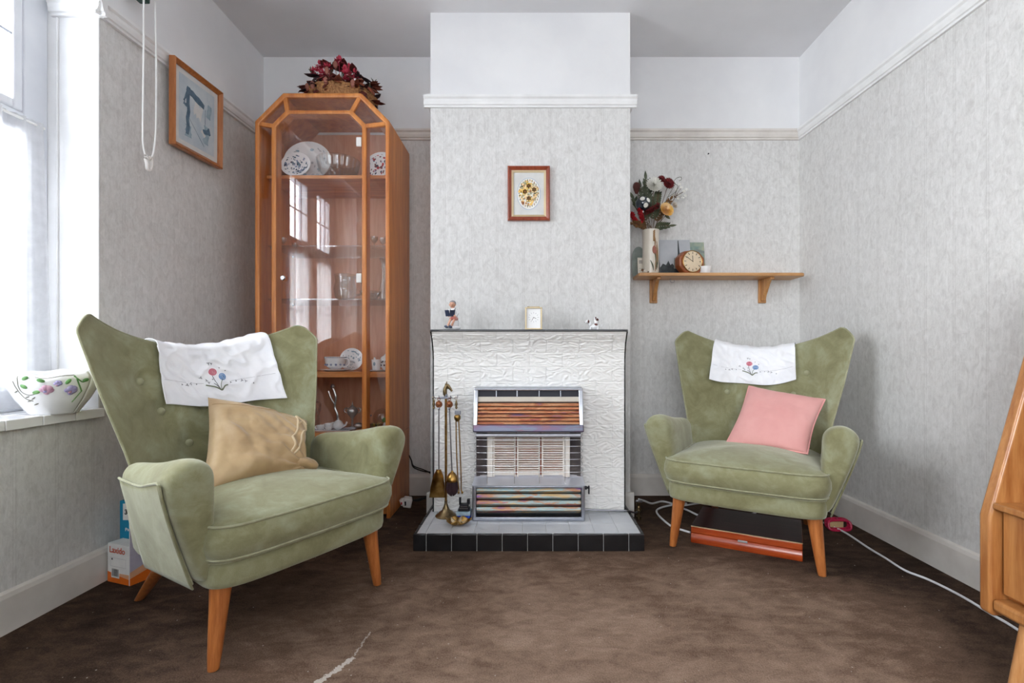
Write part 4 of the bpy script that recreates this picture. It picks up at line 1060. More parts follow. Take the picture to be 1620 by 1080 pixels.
m_ = MB().tube(spline([(-.90, 2.55, 1.09), (-.872, 2.55, 1.10), (-.862, 2.55, 1.14), (-.885, 2.55, 1.175), (-.905, 2.55, 1.18)], 5), .006, 8); m_.build('handle', 'crystal', bpy.data.objects['glass_jug'])
# wooden shelf: breakfast cup, plate, mug, teapot
zs = .700
t = thing('breakfast_cup', 'wide white cup with dotted pattern on the wooden cabinet shelf', 'cup', (-.985, 2.50, zs+.012))
MB().lathe([(.025, 0), (.030, .004), (.042, .012), (.050, .035), (.0525, .062), (.0505, .062), (.047, .035), (.038, .014), (0, .008)], (-.985, 2.50, zs+.012), 32).build('bowl', 'porc', t)
m_ = MB().tube(spline([(-.936, 2.49, .765), (-.915, 2.485, .763), (-.908, 2.482, .745), (-.922, 2.487, .727), (-.942, 2.492, .725)], 5), .0035, 8); m_.build('handle', 'porc', t)
m_ = MB()
for k in range(20):
    a = -PI+PI*k/19; c_ = (-.985+.0525*math.cos(a), 2.50+.0525*math.sin(a), zs+.012+.058); m_.ell(c_, (.0025, .0025, .0028), 6, 4, 0)
    if k % 3 == 0: c_ = (-.985+.0475*math.cos(a), 2.50+.0475*math.sin(a), zs+.012+.022); m_.ell(c_, (.006, .006, .0055), 8, 5, 1)
m_.build('printed_dots', ['navy', 'blue'], t)
plate('cup_saucer', 'white saucer under the wide dotted cup', (-.985, 2.50, zs+.0005), .075, (0, 0, 1), 'porc', (['porcgrey'], 4, .6))
plate('side_plate', 'white plate standing upright behind the wide dotted cup', (-.935, 2.59, zs), .060, (.1, -1, .2), 'porc', (['porcgrey', 'washm'], 60, .9))
t = lthing('small_cup', 'small white cup with faint print at the right of the wooden cabinet shelf', 'cup', [(.016, 0), (.019, .003), (.022, .03), (.0235, .052), (.0215, .052), (.019, .03), (0, .006)], (-.775, 2.49, zs+.008), 'porc')
MB().ell((-.778, 2.468, zs+.038), (.006, .002, .010), 8, 5).build('print', 'washm', t)
plate('small_saucer', 'small saucer under the little white cup', (-.775, 2.49, zs+.0005), .048, (0, 0, 1), 'porc', (['porcgrey'], 3, .5))
t = lthing('teapot', 'white patterned teapot at the right end of the wooden cabinet shelf', 'teapot', [(.022, 0), (.026, .004), (.042, .025), (.046, .048), (.038, .072), (.022, .082), (.020, .086), (.012, .094), (.004, .098), (.007, .106), (0, .11)], (-.728, 2.545, zs), 'porc')
MB().tube(spline([(-.768, 2.53, .73), (-.785, 2.52, .745), (-.793, 2.515, .77)], 5), [.010-.0006*k for k in range(11)], 8).build('spout', 'porc', t)
m_ = MB()
for k in range(14): a = -2.6+k*.16; m_.ell((-.728+.045*math.cos(a), 2.545+.045*math.sin(a), .742+.012*math.sin(k*2.2)), (.005, .005, .005), 6, 4, k % 2)
m_.build('painted_sprigs', ['navy', 'dryred'], t)
# bottom of the cabinet
zf = .4005
t = thing('tea_tray', 'small pale tray holding the miniature tea set', 'tray', (-.99, 2.47, zf))
m_ = MB(); rr2 = [(-.105, -.05), (.105, -.05), (.105, .05), (-.105, .05)]
b = MB().bx(-1.10, -.885, 2.425, 2.52, zf, zf+.005); b.build('tray_floor', 'porcgrey', t, bevel=.004)
MB().tube([(-1.10, 2.425, zf+.008), (-.885, 2.425, zf+.008), (-.885, 2.52, zf+.008), (-1.10, 2.52, zf+.008)], .005, 8, closed=True).build('tray_rim', 'porcgrey', t)
zt_ = zf+.0055
t = lthing('mini_teapot', 'miniature white teapot on the small tray', 'teapot', [(.012, 0), (.024, .012), (.027, .026), (.018, .042), (.009, .048), (.003, .052), (.005, .058), (0, .062)], (-.965, 2.485, zt_), 'porc', group='miniature tea set')
MB().tube(spline([(-.942, 2.48, zf+.0215), (-.925, 2.478, zf+.0315), (-.918, 2.476, zf+.0465)], 5), .0045, 8).build('spout', 'porc', t)
MB().tube(spline([(-.987, 2.487, zf+.0415), (-1.003, 2.49, zf+.0375), (-1.002, 2.49, zf+.0195), (-.989, 2.487, zf+.0165)], 5), .003, 8).build('handle', 'porc', t)
for x, y, lab, s in ((-1.045, 2.465, 'miniature white cup at the left end of the small tray', 1), (-.998, 2.445, 'miniature white cream jug at the front of the small tray', .9), (-1.018, 2.50, 'miniature white sugar pot behind the cup on the small tray', 1.15)):
    t = lthing('mini_cup', lab, 'cup', [(.010*s, 0), (.017*s, .008*s), (.019*s, .026*s), (.017*s, .026*s), (.014*s, .008*s), (0, .006*s)], (x, y, zt_), 'porc', group='miniature tea set')
    MB().tube(arc((x-.019*s, y, zt_+.015*s), .008*s, PI/2, 3*PI/2, 8, (1, 0, 0), (0, 0, 1)), .002, 6).build('handle', 'porc', t)
t = lthing('silver_urn', 'little silver goblet shaped ornament behind the tea tray', 'ornament', [(.018, 0), (.018, .004), (.006, .010), (.005, .045), (.012, .055), (.026, .075), (.028, .09), (.020, .105), (.008, .112), (.003, .125), (0, .14)], (-.935, 2.60, zf), 'silver')
for sx in (-1, 1): MB().tube(arc((-.935+sx*.030, 2.60, zf+.09), .013, -PI/2, PI*.9, 10, (sx, 0, 0), (0, 0, 1)), .0025, 6).build('handle', 'silver', t)
t = thing('silver_ladle', 'silver ladle lying to the right of the tea tray', 'ladle', (-.86, 2.50, zf))
MB().ell((-.885, 2.555, zf+.016), (.026, .020, .015), 14, 8).build('bowl', 'silver', t); MB().tube(spline([(-.87, 2.55, zf+.0215), (-.845, 2.54, zf+.0375), (-.825, 2.535, zf+.0645), (-.812, 2.53, zf+.0735)], 5), .0035, 8).build('handle', 'silver', t)
t = thing('silver_figure', 'slender pale metal figure standing behind the tea tray', 'ornament', (-1.035, 2.62, zf))
m_ = MB(); m_.tube(spline([(-1.03, 2.62, zf), (-1.02, 2.62, zf+.06), (-1.035, 2.62, zf+.105), (-1.03, 2.62, zf+.16), (-1.045, 2.62, zf+.205)], 6), [.012]+[.006]*24, 8); m_.tube(spline([(-1.035, 2.62, zf+.12), (-1.055, 2.62, zf+.15), (-1.07, 2.62, zf+.19)], 4), .004, 6); m_.ell((-1.047, 2.62, zf+.215), (.011, .010, .013), 10, 7); m_.build('body', 'silver', t)
t = thing('brown_jug', 'brown pottery jug at the left of the cabinet floor', 'jug', (-1.13, 2.56, zf))
MB().lathe([(.030, 0), (.038, .02), (.036, .06), (.022, .10), (.018, .13), (.024, .15), (.021, .15), (.015, .13), (0, .1)], (-1.13, 2.56, zf), 22).build('body', 'clockwood', t); MB().tube(spline([(-1.108, 2.555, zf+.14), (-1.085, 2.55, zf+.13), (-1.09, 2.55, zf+.09), (-1.10, 2.555, zf+.06)], 5), .006, 8).build('handle', 'clockwood', t)
t = thing('paperweight', 'clear glass dome ornament at the right of the cabinet floor', 'ornament', (-.775, 2.60, zf)); MB().ell((-.775, 2.60, zf+.05), (.052, .045, .05), 20, 12).build('dome', 'crystal', t); MB().lathe([(.05, 0), (.05, .01), (.0, .011)], (-.775, 2.60, zf), 20).build('stand', 'mahog', t)
t = thing('straw_plant_pot', 'little pot of straw coloured dried grass at the cabinet front', 'plant pot', (-.772, 2.455, zf)); MB().lathe([(.018, 0), (.026, .028), (.023, .028), (0, .024)], (-.772, 2.455, zf), 16).build('pot', 'seed', t)
m_ = MB()
for k in range(60):
    a = random.random()*2*PI; L = random.uniform(.02, .036); m_.petal((-.772+.01*math.cos(a), 2.455+.01*math.sin(a), zf+.026), (math.cos(a), math.sin(a), random.uniform(.5, 1.6)), (0, 0, 1), L, .006, -.3, k % 2, 3)
m_.build('grass', ['yellowgrass', 'sagegreen'], t)
t = thing('porcelain_bird', 'small green and white china bird beside the dried grass pot', 'ornament', (-.722, 2.49, zf)); m_ = MB(); m_.ell((-.722, 2.49, zf+.026), (.02, .016, .022), 14, 8); m_.ell((-.732, 2.486, zf+.054), (.013, .012, .013), 12, 8, 1); m_.lathe([(.018, 0), (.016, .008), (0, .01)], (-.722, 2.49, zf), 14); m_.build('body', ['porc', 'leafgl'], t)

# basket of dried flowers on top
bc = Vector((-.972, 2.565, KZ))
bk = thing('wicker_basket', 'round wicker basket with hooped handle on top of the display cabinet', 'basket', bc)
def bw(u, v):
    a = u*2*PI; r = lerp(.118, .172, v**.8)*(1+.012*math.cos(a*30)*(1 if int(v*9) % 2 else -1)); return (bc.x+r*math.cos(a), bc.y+.92*r*math.sin(a), KZ+.002+.078*v)
MB().grid(bw, 180, 18).build('woven_side', 'wicker', bk, solid=.006, angle=80)
m_ = MB()
for k in range(24): a = 2*PI*k/24; m_.tube([(bc.x+lerp(.120, .176, v)*math.cos(a), bc.y+.92*lerp(.120, .176, v)*math.sin(a), KZ+.003+.078*v) for v in (0, .5, 1)], .0035, 6)
m_.build('stakes', 'wicker', bk); MB().lathe([(0, 0), (.118, 0), (.118, .006), (0, .006)], (bc.x, bc.y, KZ), 40, sy=.92).build('basket_base', 'wicker', bk)
m_ = MB()
for ph in (0, PI): m_.tube([(bc.x+(.172+.004*math.cos(a*14+ph))*math.cos(a), bc.y+.92*(.172+.004*math.cos(a*14+ph))*math.sin(a), KZ+.082+.004*math.sin(a*14+ph)) for a in [2*PI*k/140 for k in range(140)]], .0042, 6, closed=True)
m_.build('rim', 'wicker', bk)
m_ = MB()
for ph in (0, 2.1, 4.2):
    pts = []
    for k in range(61):
        a = PI*k/60; pts.append((bc.x-.005+.055*math.cos(a)+.005*math.cos(k*.55+ph), bc.y-.02+.012*math.cos(a)+.004*math.sin(k*.55+ph), KZ+.075+.200*math.sin(a)**.8))
    m_.tube(pts, .0048, 6)
m_.build('handle', 'wickerd', bk)
rnd = random.Random(11)
def cup_leaf(m, base, d, L, W, mi=0): m.petal(base, d, (0, 0, 1), L, W, rnd.uniform(-.6, -.15), mi, 5)
grp = 'dried leaves in the wicker basket'
k = 0
for i in range(84):
    a = rnd.random()*2*PI if i % 3 == 0 else -PI*rnd.uniform(-.08, 1.08); q = math.sqrt(rnd.random())*.172
    h = rnd.uniform(.085, .235)*(1-.42*(q/.17)**2); c_ = Vector((bc.x+q*math.cos(a), bc.y+.92*q*math.sin(a), KZ+h))
    d = Vector((math.cos(a)*.9+rnd.uniform(-.4, .4), math.sin(a)*.9+rnd.uniform(-.5, .2), rnd.uniform(-.5, .6)))
    m = MB(); L = rnd.uniform(.046, .074)
    for j in range(rnd.choice((1, 2, 2, 3))): cup_leaf(m, c_, d+Vector((rnd.uniform(-.6, .6), rnd.uniform(-.6, .6), rnd.uniform(-.3, .3))), L, L*.62)
    m.tube([Vector((bc.x+q*.6*math.cos(a), bc.y+.55*q*math.sin(a), KZ+.03)), c_], .0015, 5)
    tag(m.build('dried_leaf', ['dryred', 'dryrust', 'dryplum', 'dryred'][i % 4], loc=c_, solid=.0012), 'curled dark red brown dried leaf in the wicker basket', 'dried leaf', grp)
for i in range(10):
    x, y, h = [(-.075, -.12, .185), (-.02, -.14, .165), (.015, -.09, .225), (.10, -.11, .15), (-.05, -.13, .135), (.055, -.12, .16), (.062, -.11, .115), (-.105, -.09, .17), (.05, -.06, .205), (.07, -.13, .135), (.165, .05, .05), (-.055, -.02, .20), (.03, -.135, .135)][i]
    c_ = Vector((bc.x+x, bc.y+y, KZ+h)); m = MB()
    for j in range(22): v = Vector((rnd.gauss(0, 1), rnd.gauss(0, 1), rnd.gauss(0, 1))).normalized(); m.petal(c_+v*.007, v, (0, 0, 1), .020, .014, .3, 0, 3)
    m.tube([(bc.x+x*.6, bc.y+y*.6, KZ+.03), c_], .0015, 5)
    tag(m.build('crimson_flower', 'berry', loc=c_), 'crimson papery dried flower in the wicker basket', 'dried flower', 'crimson flowers in the wicker basket')
for i in range(7):
    x, y, h = [(-.02, -.165, .085), (.105, -.15, .080), (.0, -.10, .20), (-.02, -.155, .14), (.125, -.09, .12), (-.135, -.11, .085), (-.09, -.155, .07)][i]
    c_ = Vector((bc.x+x, bc.y+y, KZ+h)); m = MB(); m.ell(c_, (.011, .011, .019), 12, 8, fn=lambda p: p*(1+.15*math.sin(p.z*900)))
    m.tube([(bc.x+x*.5, bc.y+y*.5, KZ+.03), c_], .0015, 5)
    tag(m.build('seed_head', 'seed', loc=c_), 'dusty pink seed head poking from the wicker basket', 'seed head', 'seed heads in the wicker basket')
for i in range(8):
    a = rnd.uniform(0, 2*PI); m = MB(); p0 = Vector((bc.x+.08*math.cos(a), bc.y+.07*math.sin(a), KZ+.05)); p1 = p0+Vector((math.cos(a)*.09, math.sin(a)*.06, rnd.uniform(.05, .16)))
    m.tube(spline([p0, p0.lerp(p1, .5)+Vector((0, 0, .015)), p1], 4), .0016, 5)
    for j in range(6): m.petal(p0.lerp(p1, .4+.1*j), (rnd.uniform(-1, 1), rnd.uniform(-1, 1), .6), (0, 0, 1), .028, .008, .2, 0, 3)
    tag(m.build('dark_twig', 'darkgreen', loc=p0), 'dark leafy twig sticking out of the wicker basket', 'twig', 'twigs in the wicker basket')
# ------------------------------------------------------------------ alcove shelf and what stands on it
SZ = 1.217; SFY = 2.602
sh = thing('wall_shelf', 'wooden shelf on two brackets in the alcove right of the chimney breast', 'shelf', (1.02, YB, 1.2))
def rc(x0, x1, y0, y1, r): return [(x0, y0), (x1-r, y0)]+[(x1-r+r*math.sin(a), y0+r-r*math.cos(a)) for a in [PI/2*k/6 for k in range(1, 7)]]+[(x1, y1), (x0, y1)]
MB().prism(rc(.577, 1.461, SFY, YB, .03), lambda p, k: (p[0], p[1], 1.2+.017*k)).build('board', 'oak', sh, bevel=.004, seg=3)
for x in (.690, 1.296):
    m_ = MB(); m_.bx(x-.021, x+.021, YB-.014, YB, 1.071, 1.2); bk_ = m_.build('bracket_plate', 'oakz', sh, bevel=.003)
    cur = [(YB-.014, 1.2), (SFY+.028, 1.2), (SFY+.028, 1.186)]+[(lerp(SFY+.028, YB-.034, t_), 1.186-.088*t_**2.1+.006*math.sin(t_*PI*2)) for t_ in [k/10 for k in range(1, 10)]]+[(YB-.034, 1.092), (YB-.03, 1.082), (YB-.014, 1.082)]
    MB().prism(cur, lambda p, k: (x-.010+.020*k, p[0], p[1])).build('bracket_arm', 'oakz', sh, bevel=.002)
tag(MB().tube(spline([(.770, 2.70, 1.200), (.770, 2.70, 1.185), (.780, 2.70, 1.178), (.792, 2.70, 1.184), (.790, 2.70, 1.192)], 6), .0018, 8).build('cup_hook', 'steel', loc=(.770, 2.70, 1.2)), 'small steel cup hook under the alcove shelf', 'hook')
vx, vy = .653, 2.662
vs_ = thing('flower_vase', 'tall cream stoneware vase with painted tulip on the alcove shelf', 'vase', (vx, vy, SZ))
MB().lathe([(0, 0), (.039, 0), (.042, .004), (.0435, .08), (.043, .16), (.0445, .225), (.0465, .237), (.0435, .237), (.040, .22), (.038, .02), (0, .015)], (vx, vy, SZ), 36).build('body', 'vase', vs_)
m_ = MB()
def vp(a, z, d=.0012): r = .0436+d; return Vector((vx+r*math.sin(a), vy-r*math.cos(a), SZ+z))
for a0, z0, a1, z1, mi in ((.5, .02, .15, .13, 1), (.3, .01, .42, .15, 0), (.1, .015, -.28, .07, 1), (.45, .02, .75, .10, 1), (.25, .14, .22, .20, 0), (.62, .03, .55, .17, 0)):
    m_.tube([vp(lerp(a0, a1, t_)+.08*math.sin(t_*PI), lerp(z0, z1, t_)) for t_ in [k/8 for k in range(9)]], [.0012+.0022*math.sin(PI*k/8) for k in range(9)], 5, mi)
for k in range(12): m_.ell(vp(.18+.05*(k % 2)-.03, .175+.0045*k), (.005, .002, .006), 6, 4, 0)
m_.ell(vp(.18, .125), (.010, .002, .022), 10, 6, 2); m_.ell(vp(.32, .115), (.008, .002, .018), 10, 6, 2)
m_.build('painted_flowers', ['wheat', 'sagegreen', 'seed'], vs_)
mouth = Vector((vx, vy, SZ+.225))
def pick(name, label, cat, head, group=None):
    head = Vector(head); t = thing(name, label, cat, mouth-Vector((0, 0, .12)), 0, group)
    b0 = mouth+Vector((rnd.uniform(-.02, .02), rnd.uniform(-.02, .02), -.12)); b1 = Vector((lerp(vx, head.x, .28), lerp(vy, head.y, .28), SZ+.25))
    b1.x = max(vx-.034, min(vx+.034, b1.x)); b1.y = max(vy-.034, min(vy+.034, b1.y))
    MB().tube(spline([b0, b1, head], 6), .0016, 6).build('stem', 'stem', t); return t, head
def hd(px, py, y=2.655): return at(px, py, y)
def rosette(m, c, nrm, r, layers, mi=0, wd=.7, cu=.45):
    ux, uy, d = frame_of(nrm)
    for L in range(layers):
        n_ = 5+3*(layers-L-1) if layers > 1 else 7
        f = 1-L/(layers+.6)
        for k in range(n_):
            a = 2*PI*k/n_+L*.5; o = ux*math.cos(a)+uy*math.sin(a)
            m.petal(c+d*(.004*L), o*(.45+.55*f)+d*(.75-.62*f), d, r*(.34+.66*f), r*wd*(.5+.5*f), cu, mi, 4)
t, h = pick('carnation', 'white carnation at the top of the flower vase', 'flower', hd(1034, 294, 2.63)); m = MB(); rosette(m, h, (.1, -1, .35), .050, 6, wd=.45, cu=.2); m.ell(h+Vector((0, .012, -.01)), (.014, .014, .016), 10, 6, 1); m.build('petals', ['whitepet', 'darkgreen'], t)
t, h = pick('dark_red_flower', 'larger dark red flower at the top right of the flower vase', 'flower', hd(1057, 291, 2.65)); m = MB(); rosette(m, h, (.2, -1, .2), .036, 5, wd=.45, cu=.15); m.build('petals', 'deepred', t)
t, h = pick('dark_red_flower', 'smaller dark red flower above the white carnation in the vase', 'flower', hd(1046, 284, 2.66)); m = MB(); rosette(m, h, (.1, -1, .4), .025, 4, wd=.45, cu=.15); m.build('petals', 'deepred', t)
t, h = pick('pine_cone', 'brown pine cone on a stem at the top left of the flower vase', 'pine cone', hd(1007, 299, 2.66)); m = MB()
for L in range(9):
    for k in range(8):
        a = 2*PI*k/8+L*.4; r_ = .020*math.sin(PI*(L+1.2)/11); m.petal(h+Vector((r_*.4*math.cos(a), r_*.4*math.sin(a), .006*(L-4))), (math.cos(a), math.sin(a), .7), (0, 0, 1), .006+r_*.75, .012, .4, 0, 3)
m.ell(h, (.009, .009, .028), 8, 6); m.build('cone', 'cone', t)
t, h = pick('glass_bauble', 'dark blue glass ball on a stem in the flower vase', 'bauble', hd(1017, 322, 2.61)); MB().ell(h, (.039, .039, .039), 28, 18).build('ball', 'bauble', t); MB().lathe([(.008, 0), (.008, .01), (.004, .012)], h+Vector((0, .006, -.047)), 12).build('cap', 'silver', t)
m_ = MB()
for a, b_ in ((-.3, .5), (.75, .35), (.25, -.55)): 
    n_ = Vector((a, -1, b_)).normalized(); m_.lathe([(.0, .0009), (.012, .0004), (.013, -.0012)], h+n_*.0388, 12, axis=n_)
m_.build('white_spot', 'whitepet', t)
def plush(label, pts):
    t = thing('red_spike', label, 'flower', mouth-Vector((0, 0, .12)), 0, None); pts = [Vector(p) for p in pts]
    MB().tube(spline([mouth+Vector((rnd.uniform(-.02, .02), -.01, -.12)), mouth+Vector((0, -.012, .02)), pts[0]], 5), .0016, 6).build('stem', 'stem', t); m = MB()
    sp = spline(pts, 10)
    for p in sp:
        for j in range(9): v = Vector((rnd.gauss(0, 1), rnd.gauss(0, 1), rnd.gauss(0, 1))).normalized(); m.petal(p+v*.004, v, (0, 0, 1), .014, .008, .2, 0, 3)
    m.build('plush', 'red' if 'bright' in label else 'deepred', t)
plush('crimson plush spike slanting up right in the middle of the flower vase', [hd(1022, 336, 2.62), hd(1031, 331, 2.615), hd(1041, 325, 2.62)])
plush('bright red plush spike standing below the blue glass ball', [hd(1016, 348, 2.61), hd(1014, 341, 2.605), hd(1012, 333, 2.60)])
plush('bright red plush spike at the far left of the flower vase', [hd(1008, 352, 2.64), hd(1002, 345, 2.65), hd(1000, 338, 2.66)])
t, h = pick('yellow_rose', 'yellow rose on the right side of the flower vase', 'flower', hd(1053, 333, 2.63)); m = MB(); rosette(m, h, (.35, -1, .35), .044, 5, wd=.85, cu=.25); m.petal(h+Vector((.0, .01, -.015)), (.6, 0, -.7), (0, -1, 0), .04, .018, .2, 1); m.build('petals', ['yellow', 'darkgreen'], t)
t, h = pick('pale_bud', 'pale cream bud right of the yellow rose in the vase', 'flower', hd(1066, 326, 2.66)); m = MB(); rosette(m, h, (.6, -.6, .5), .022, 2, wd=.9, cu=.7); m.build('petals', 'vase', t)
t, h = pick('blossom_spray', 'spray of little white blossom reaching right of the vase', 'flower', hd(1072, 306, 2.67)); m = MB(); s2 = MB()
for px, py in ((1070, 300), (1075, 308), (1082, 303), (1078, 297), (1084, 310), (1073, 314), (1086, 300), (1066, 310), (1080, 313), (1075, 292)):
    c_ = hd(px, py, 2.67+rnd.uniform(-.03, .02)); rosette(m, c_, (rnd.uniform(-.3, .6), -1, .4), .011, 1, wd=.6); s2.tube([h+Vector((-.02, 0, -.02)), c_], .0009, 4)
m.build('blossoms', 'whitepet', t); s2.build('twiglets', 'stem', t)
t, h = pick('curly_twig', 'thin dark curling twig rising at the top right of the vase', 'twig', hd(1056, 312, 2.66))
MB().tube(spline([h, hd(1068, 304), hd(1072, 294), hd(1066, 289), hd(1070, 282), hd(1077, 280), hd(1078, 284), hd(1074, 286)], 8), .0013, 6).build('curl', 'darkgreen', t)
MB().tube(spline([h, hd(1063, 300), hd(1068, 290), hd(1062, 288), hd(1052, 294)], 8), .0013, 6).build('curl', 'darkgreen', t)
def spray(label, tip, n, L, W, mk, y=2.66):
    t, h = pick('leaf_spray', label, 'foliage', hd(tip[0], tip[1], y)); m = MB(); b1 = mouth+Vector((0, 0, .03))
    for j in range(n):
        q = .25+.75*j/n; p = b1.lerp(h, q); dd = (h-b1).normalized()
        for s_ in (-1, 1):
            sd = dd.cross(Vector((0, 1, 0))).normalized()*s_; m.petal(p, sd*.8+dd*.9+Vector((0, rnd.uniform(-.5, .1), 0)), (0, -1, 0), L*(1.1-.5*q), W, .25, 0, 4)
    m.petal(h, h-b1, (0, -1, 0), L, W, .1); m.build('leaves', mk, t)
spray('grey green leaf spray behind the white carnation', (1022, 284), 11, .050, .018, 'sagegreen', 2.69)
spray('dark green leaf spray left of the blue glass ball', (1003, 315), 9, .048, .018, 'darkgreen', 2.68)
spray('dark green leaf spray between carnation and yellow rose', (1041, 305), 11, .046, .017, 'darkgreen', 2.67)
spray('bronze leaf spray low on the left of the vase mouth', (1003, 354), 8, .042, .017, 'bronze', 2.63)
spray('dark drooping leaf spray low on the right of the vase mouth', (1058, 357), 6, .042, .014, 'darkgreen', 2.64)
spray('bronze leaf spray above the yellow rose', (1060, 316), 9, .036, .014, 'bronze', 2.68)
spray('grey green leaf spray at the upper left beside the pine cone', (1014, 296), 10, .048, .016, 'sagegreen', 2.70)
# clock
ck = thing('shelf_clock', 'teak mantel clock with round cream face on the alcove shelf', 'clock', (.862, 2.660, SZ), R(14))
o = [(-.066, 0)]; 
for k in range(13): a = lerp(PI*1.20, -PI*.20, k/12); o.append((.074*math.copysign(abs(math.cos(a))**.75, math.cos(a)), .064+.061*math.sin(a)))
o = [(-.040, .001), (-.074, .038), (-.076, .085), (-.044, .118), (0, .126), (.044, .118), (.076, .085), (.074, .038), (.040, .001)]
kw = dict(parent=ck, space='local')
MB().prism(o, lambda p, k: (p[0], -.026+.052*k, p[1])).build('case', 'clockwood', bevel=.007, seg=3, **kw)
cc = Vector((0, -.0265, .064))
MB().lathe([(0, .0), (.056, .0), (.056, .004), (.053, .006), (0, .006)][:3]+[(.054, .0045), (0, .0045)], cc, 40, axis=(0, -1, 0)).build('dial', 'face', **kw)
MB().tube([cc+Vector((.0565*math.cos(a), -.004, .0565*math.sin(a))) for a in [2*PI*k/48 for k in range(48)]], .0022, 6, closed=True).build('bezel', 'brass', **kw)
m_ = MB()
for k in range(12):
    a = 2*PI*k/12; m_.box(cc+Vector((.045*math.sin(a), -.0052, .045*math.cos(a))), (.0028, .001, .011), rot=Matrix.Rotation(a, 3, 'Y'))
m_.build('hour_marks', 'ink', smooth=False, **kw)
def hand(m, c, ang, L, w):
    a = R(ang); m.box(Vector(c)+Vector((math.sin(a)*L*.42, 0, math.cos(a)*L*.42)), (w, .0008, L), rot=Matrix.Rotation(a, 3, 'Y'))
for nm, ang, L, w_ in (('hour_hand', -2, .034, .0026), ('minute_hand', -57, .046, .0020)):
    m_ = MB(); hand(m_, cc+Vector((0, -.0062, 0)), ang, L, w_); m_.build(nm, 'ink', smooth=False, **kw)
# cards and photographs leaning on the wall
def leaning(name, label, cat, x0, x1, z1, y, lean, mats, fn=None, th=.0022):
    t = thing(name, label, cat, ((x0+x1)/2, y, SZ))
    P = lambda u, v, d=0: Vector((lerp(x0, x1, u), y+lean*v-d, SZ+(z1-SZ)*v))
    m = MB(); m.add([P(0, 0), P(1, 0), P(1, 1), P(0, 1), P(0, 0, -th), P(1, 0, -th), P(1, 1, -th), P(0, 1, -th)], [(0, 1, 2, 3), (7, 6, 5, 4), (0, 4, 5, 1), (1, 5, 6, 2), (2, 6, 7, 3), (3, 7, 4, 0)]); m.build('sheet', mats[0], t, smooth=False)
    if fn:
        m = MB(); fn(m, P); m.build('image', mats[1:], t, smooth=False)
    return t
def poly(m, P, pts, mi, d=.0006): m.add([P(u, v, d) for u, v in pts], [tuple(range(len(pts)))], mi)
def spire(m, P):
    poly(m, P, [(0, 0), (1, 0), (1, .18), (.82, .24), (.74, .20), (.62, .26), (.52, .22), (.40, .34), (.34, .30), (.28, .42), (.20, .30), (.10, .34), (0, .22)], 0)
    poly(m, P, [(.55, .2), (.70, .2), (.655, .62), (.632, .98), (.612, .98), (.592, .62)], 0, .0009)
    poly(m, P, [(.44, .2), (.55, .2), (.55, .5), (.47, .5)], 1, .0008)
leaning('spire_photograph', 'grey photograph of a dark church spire leaning behind the shelf clock', 'photograph', .719, .892, 1.423, 2.715, .035, ['cardgrey', 'photodark', 'slate'], spire)
def land(m, P):
    poly(m, P, [(0, 0), (1, 0), (1, .36), (.7, .46), (.45, .38), (.2, .44), (0, .34)], 0); poly(m, P, [(.55, 0), (.95, 0), (.95, .22), (.7, .28)], 1, .0009); poly(m, P, [(0, .62), (.5, .72), (1, .66), (1, .74), (.45, .80), (0, .70)], 2)
leaning('landscape_postcard', 'small teal and ochre landscape postcard right of the shelf clock', 'postcard', .893, .972, 1.410, 2.722, .030, ['phototeal', 'photoyel', 'yellow', 'slate'], land)
dt = thing('domed_card', 'grey green card with domed top half hidden behind the vase', 'card', (.602, 2.72, SZ))
dp = [(.566, 0), (.640, 0), (.640, .10)]+[(.603+.037*math.cos(a), .10+.065*math.sin(a)) for a in [PI*k/10 for k in range(1, 10)]]+[(.566, .10)]
MB().prism(dp, lambda p, k: (p[0], 2.715+.1*p[1]+.002*k, SZ+p[1])).build('sheet', 'slate', dt, smooth=False)
def lines(m, P):
    for k in range(3): poly(m, P, [(.2, .80-.07*k), (.85, .80-.07*k), (.85, .83-.07*k), (.2, .83-.07*k)], 0)
    poly(m, P, [(.2, .2), (.75, .2), (.75, .215), (.2, .215)], 0); poly(m, P, [(.2, .35), (.6, .35), (.6, .36), (.2, .36)], 0)
leaning('printed_leaflet', 'small cream printed leaflet at the left end of the alcove shelf', 'leaflet', .585, .622, 1.310, 2.665, .012, ['cream', 'ink'], lines)
t = thing('tiny_ornament', 'tiny cream and brown animal ornament at the left end of the alcove shelf', 'ornament', (.612, 2.625, SZ))
m_ = MB(); m_.ell((.615, 2.625, SZ+.010), (.014, .008, .010), 12, 7); m_.ell((.600, 2.623, SZ+.017), (.0075, .006, .007), 10, 6, 1); m_.ell((.634, 2.63, SZ+.008), (.008, .006, .008), 8, 5, 1)
m_.build('body', ['cream', 'stem'], t)
t = thing('white_pot', 'small plain white tapered pot right of the shelf clock', 'pot', (.945, 2.655, SZ)); MB().lathe([(0, 0), (.025, 0), (.027, .003), (.033, .040), (.031, .040), (.025, .006), (0, .005)], (.945, 2.655, SZ), 4 if False else 24).build('body', 'porc', t)

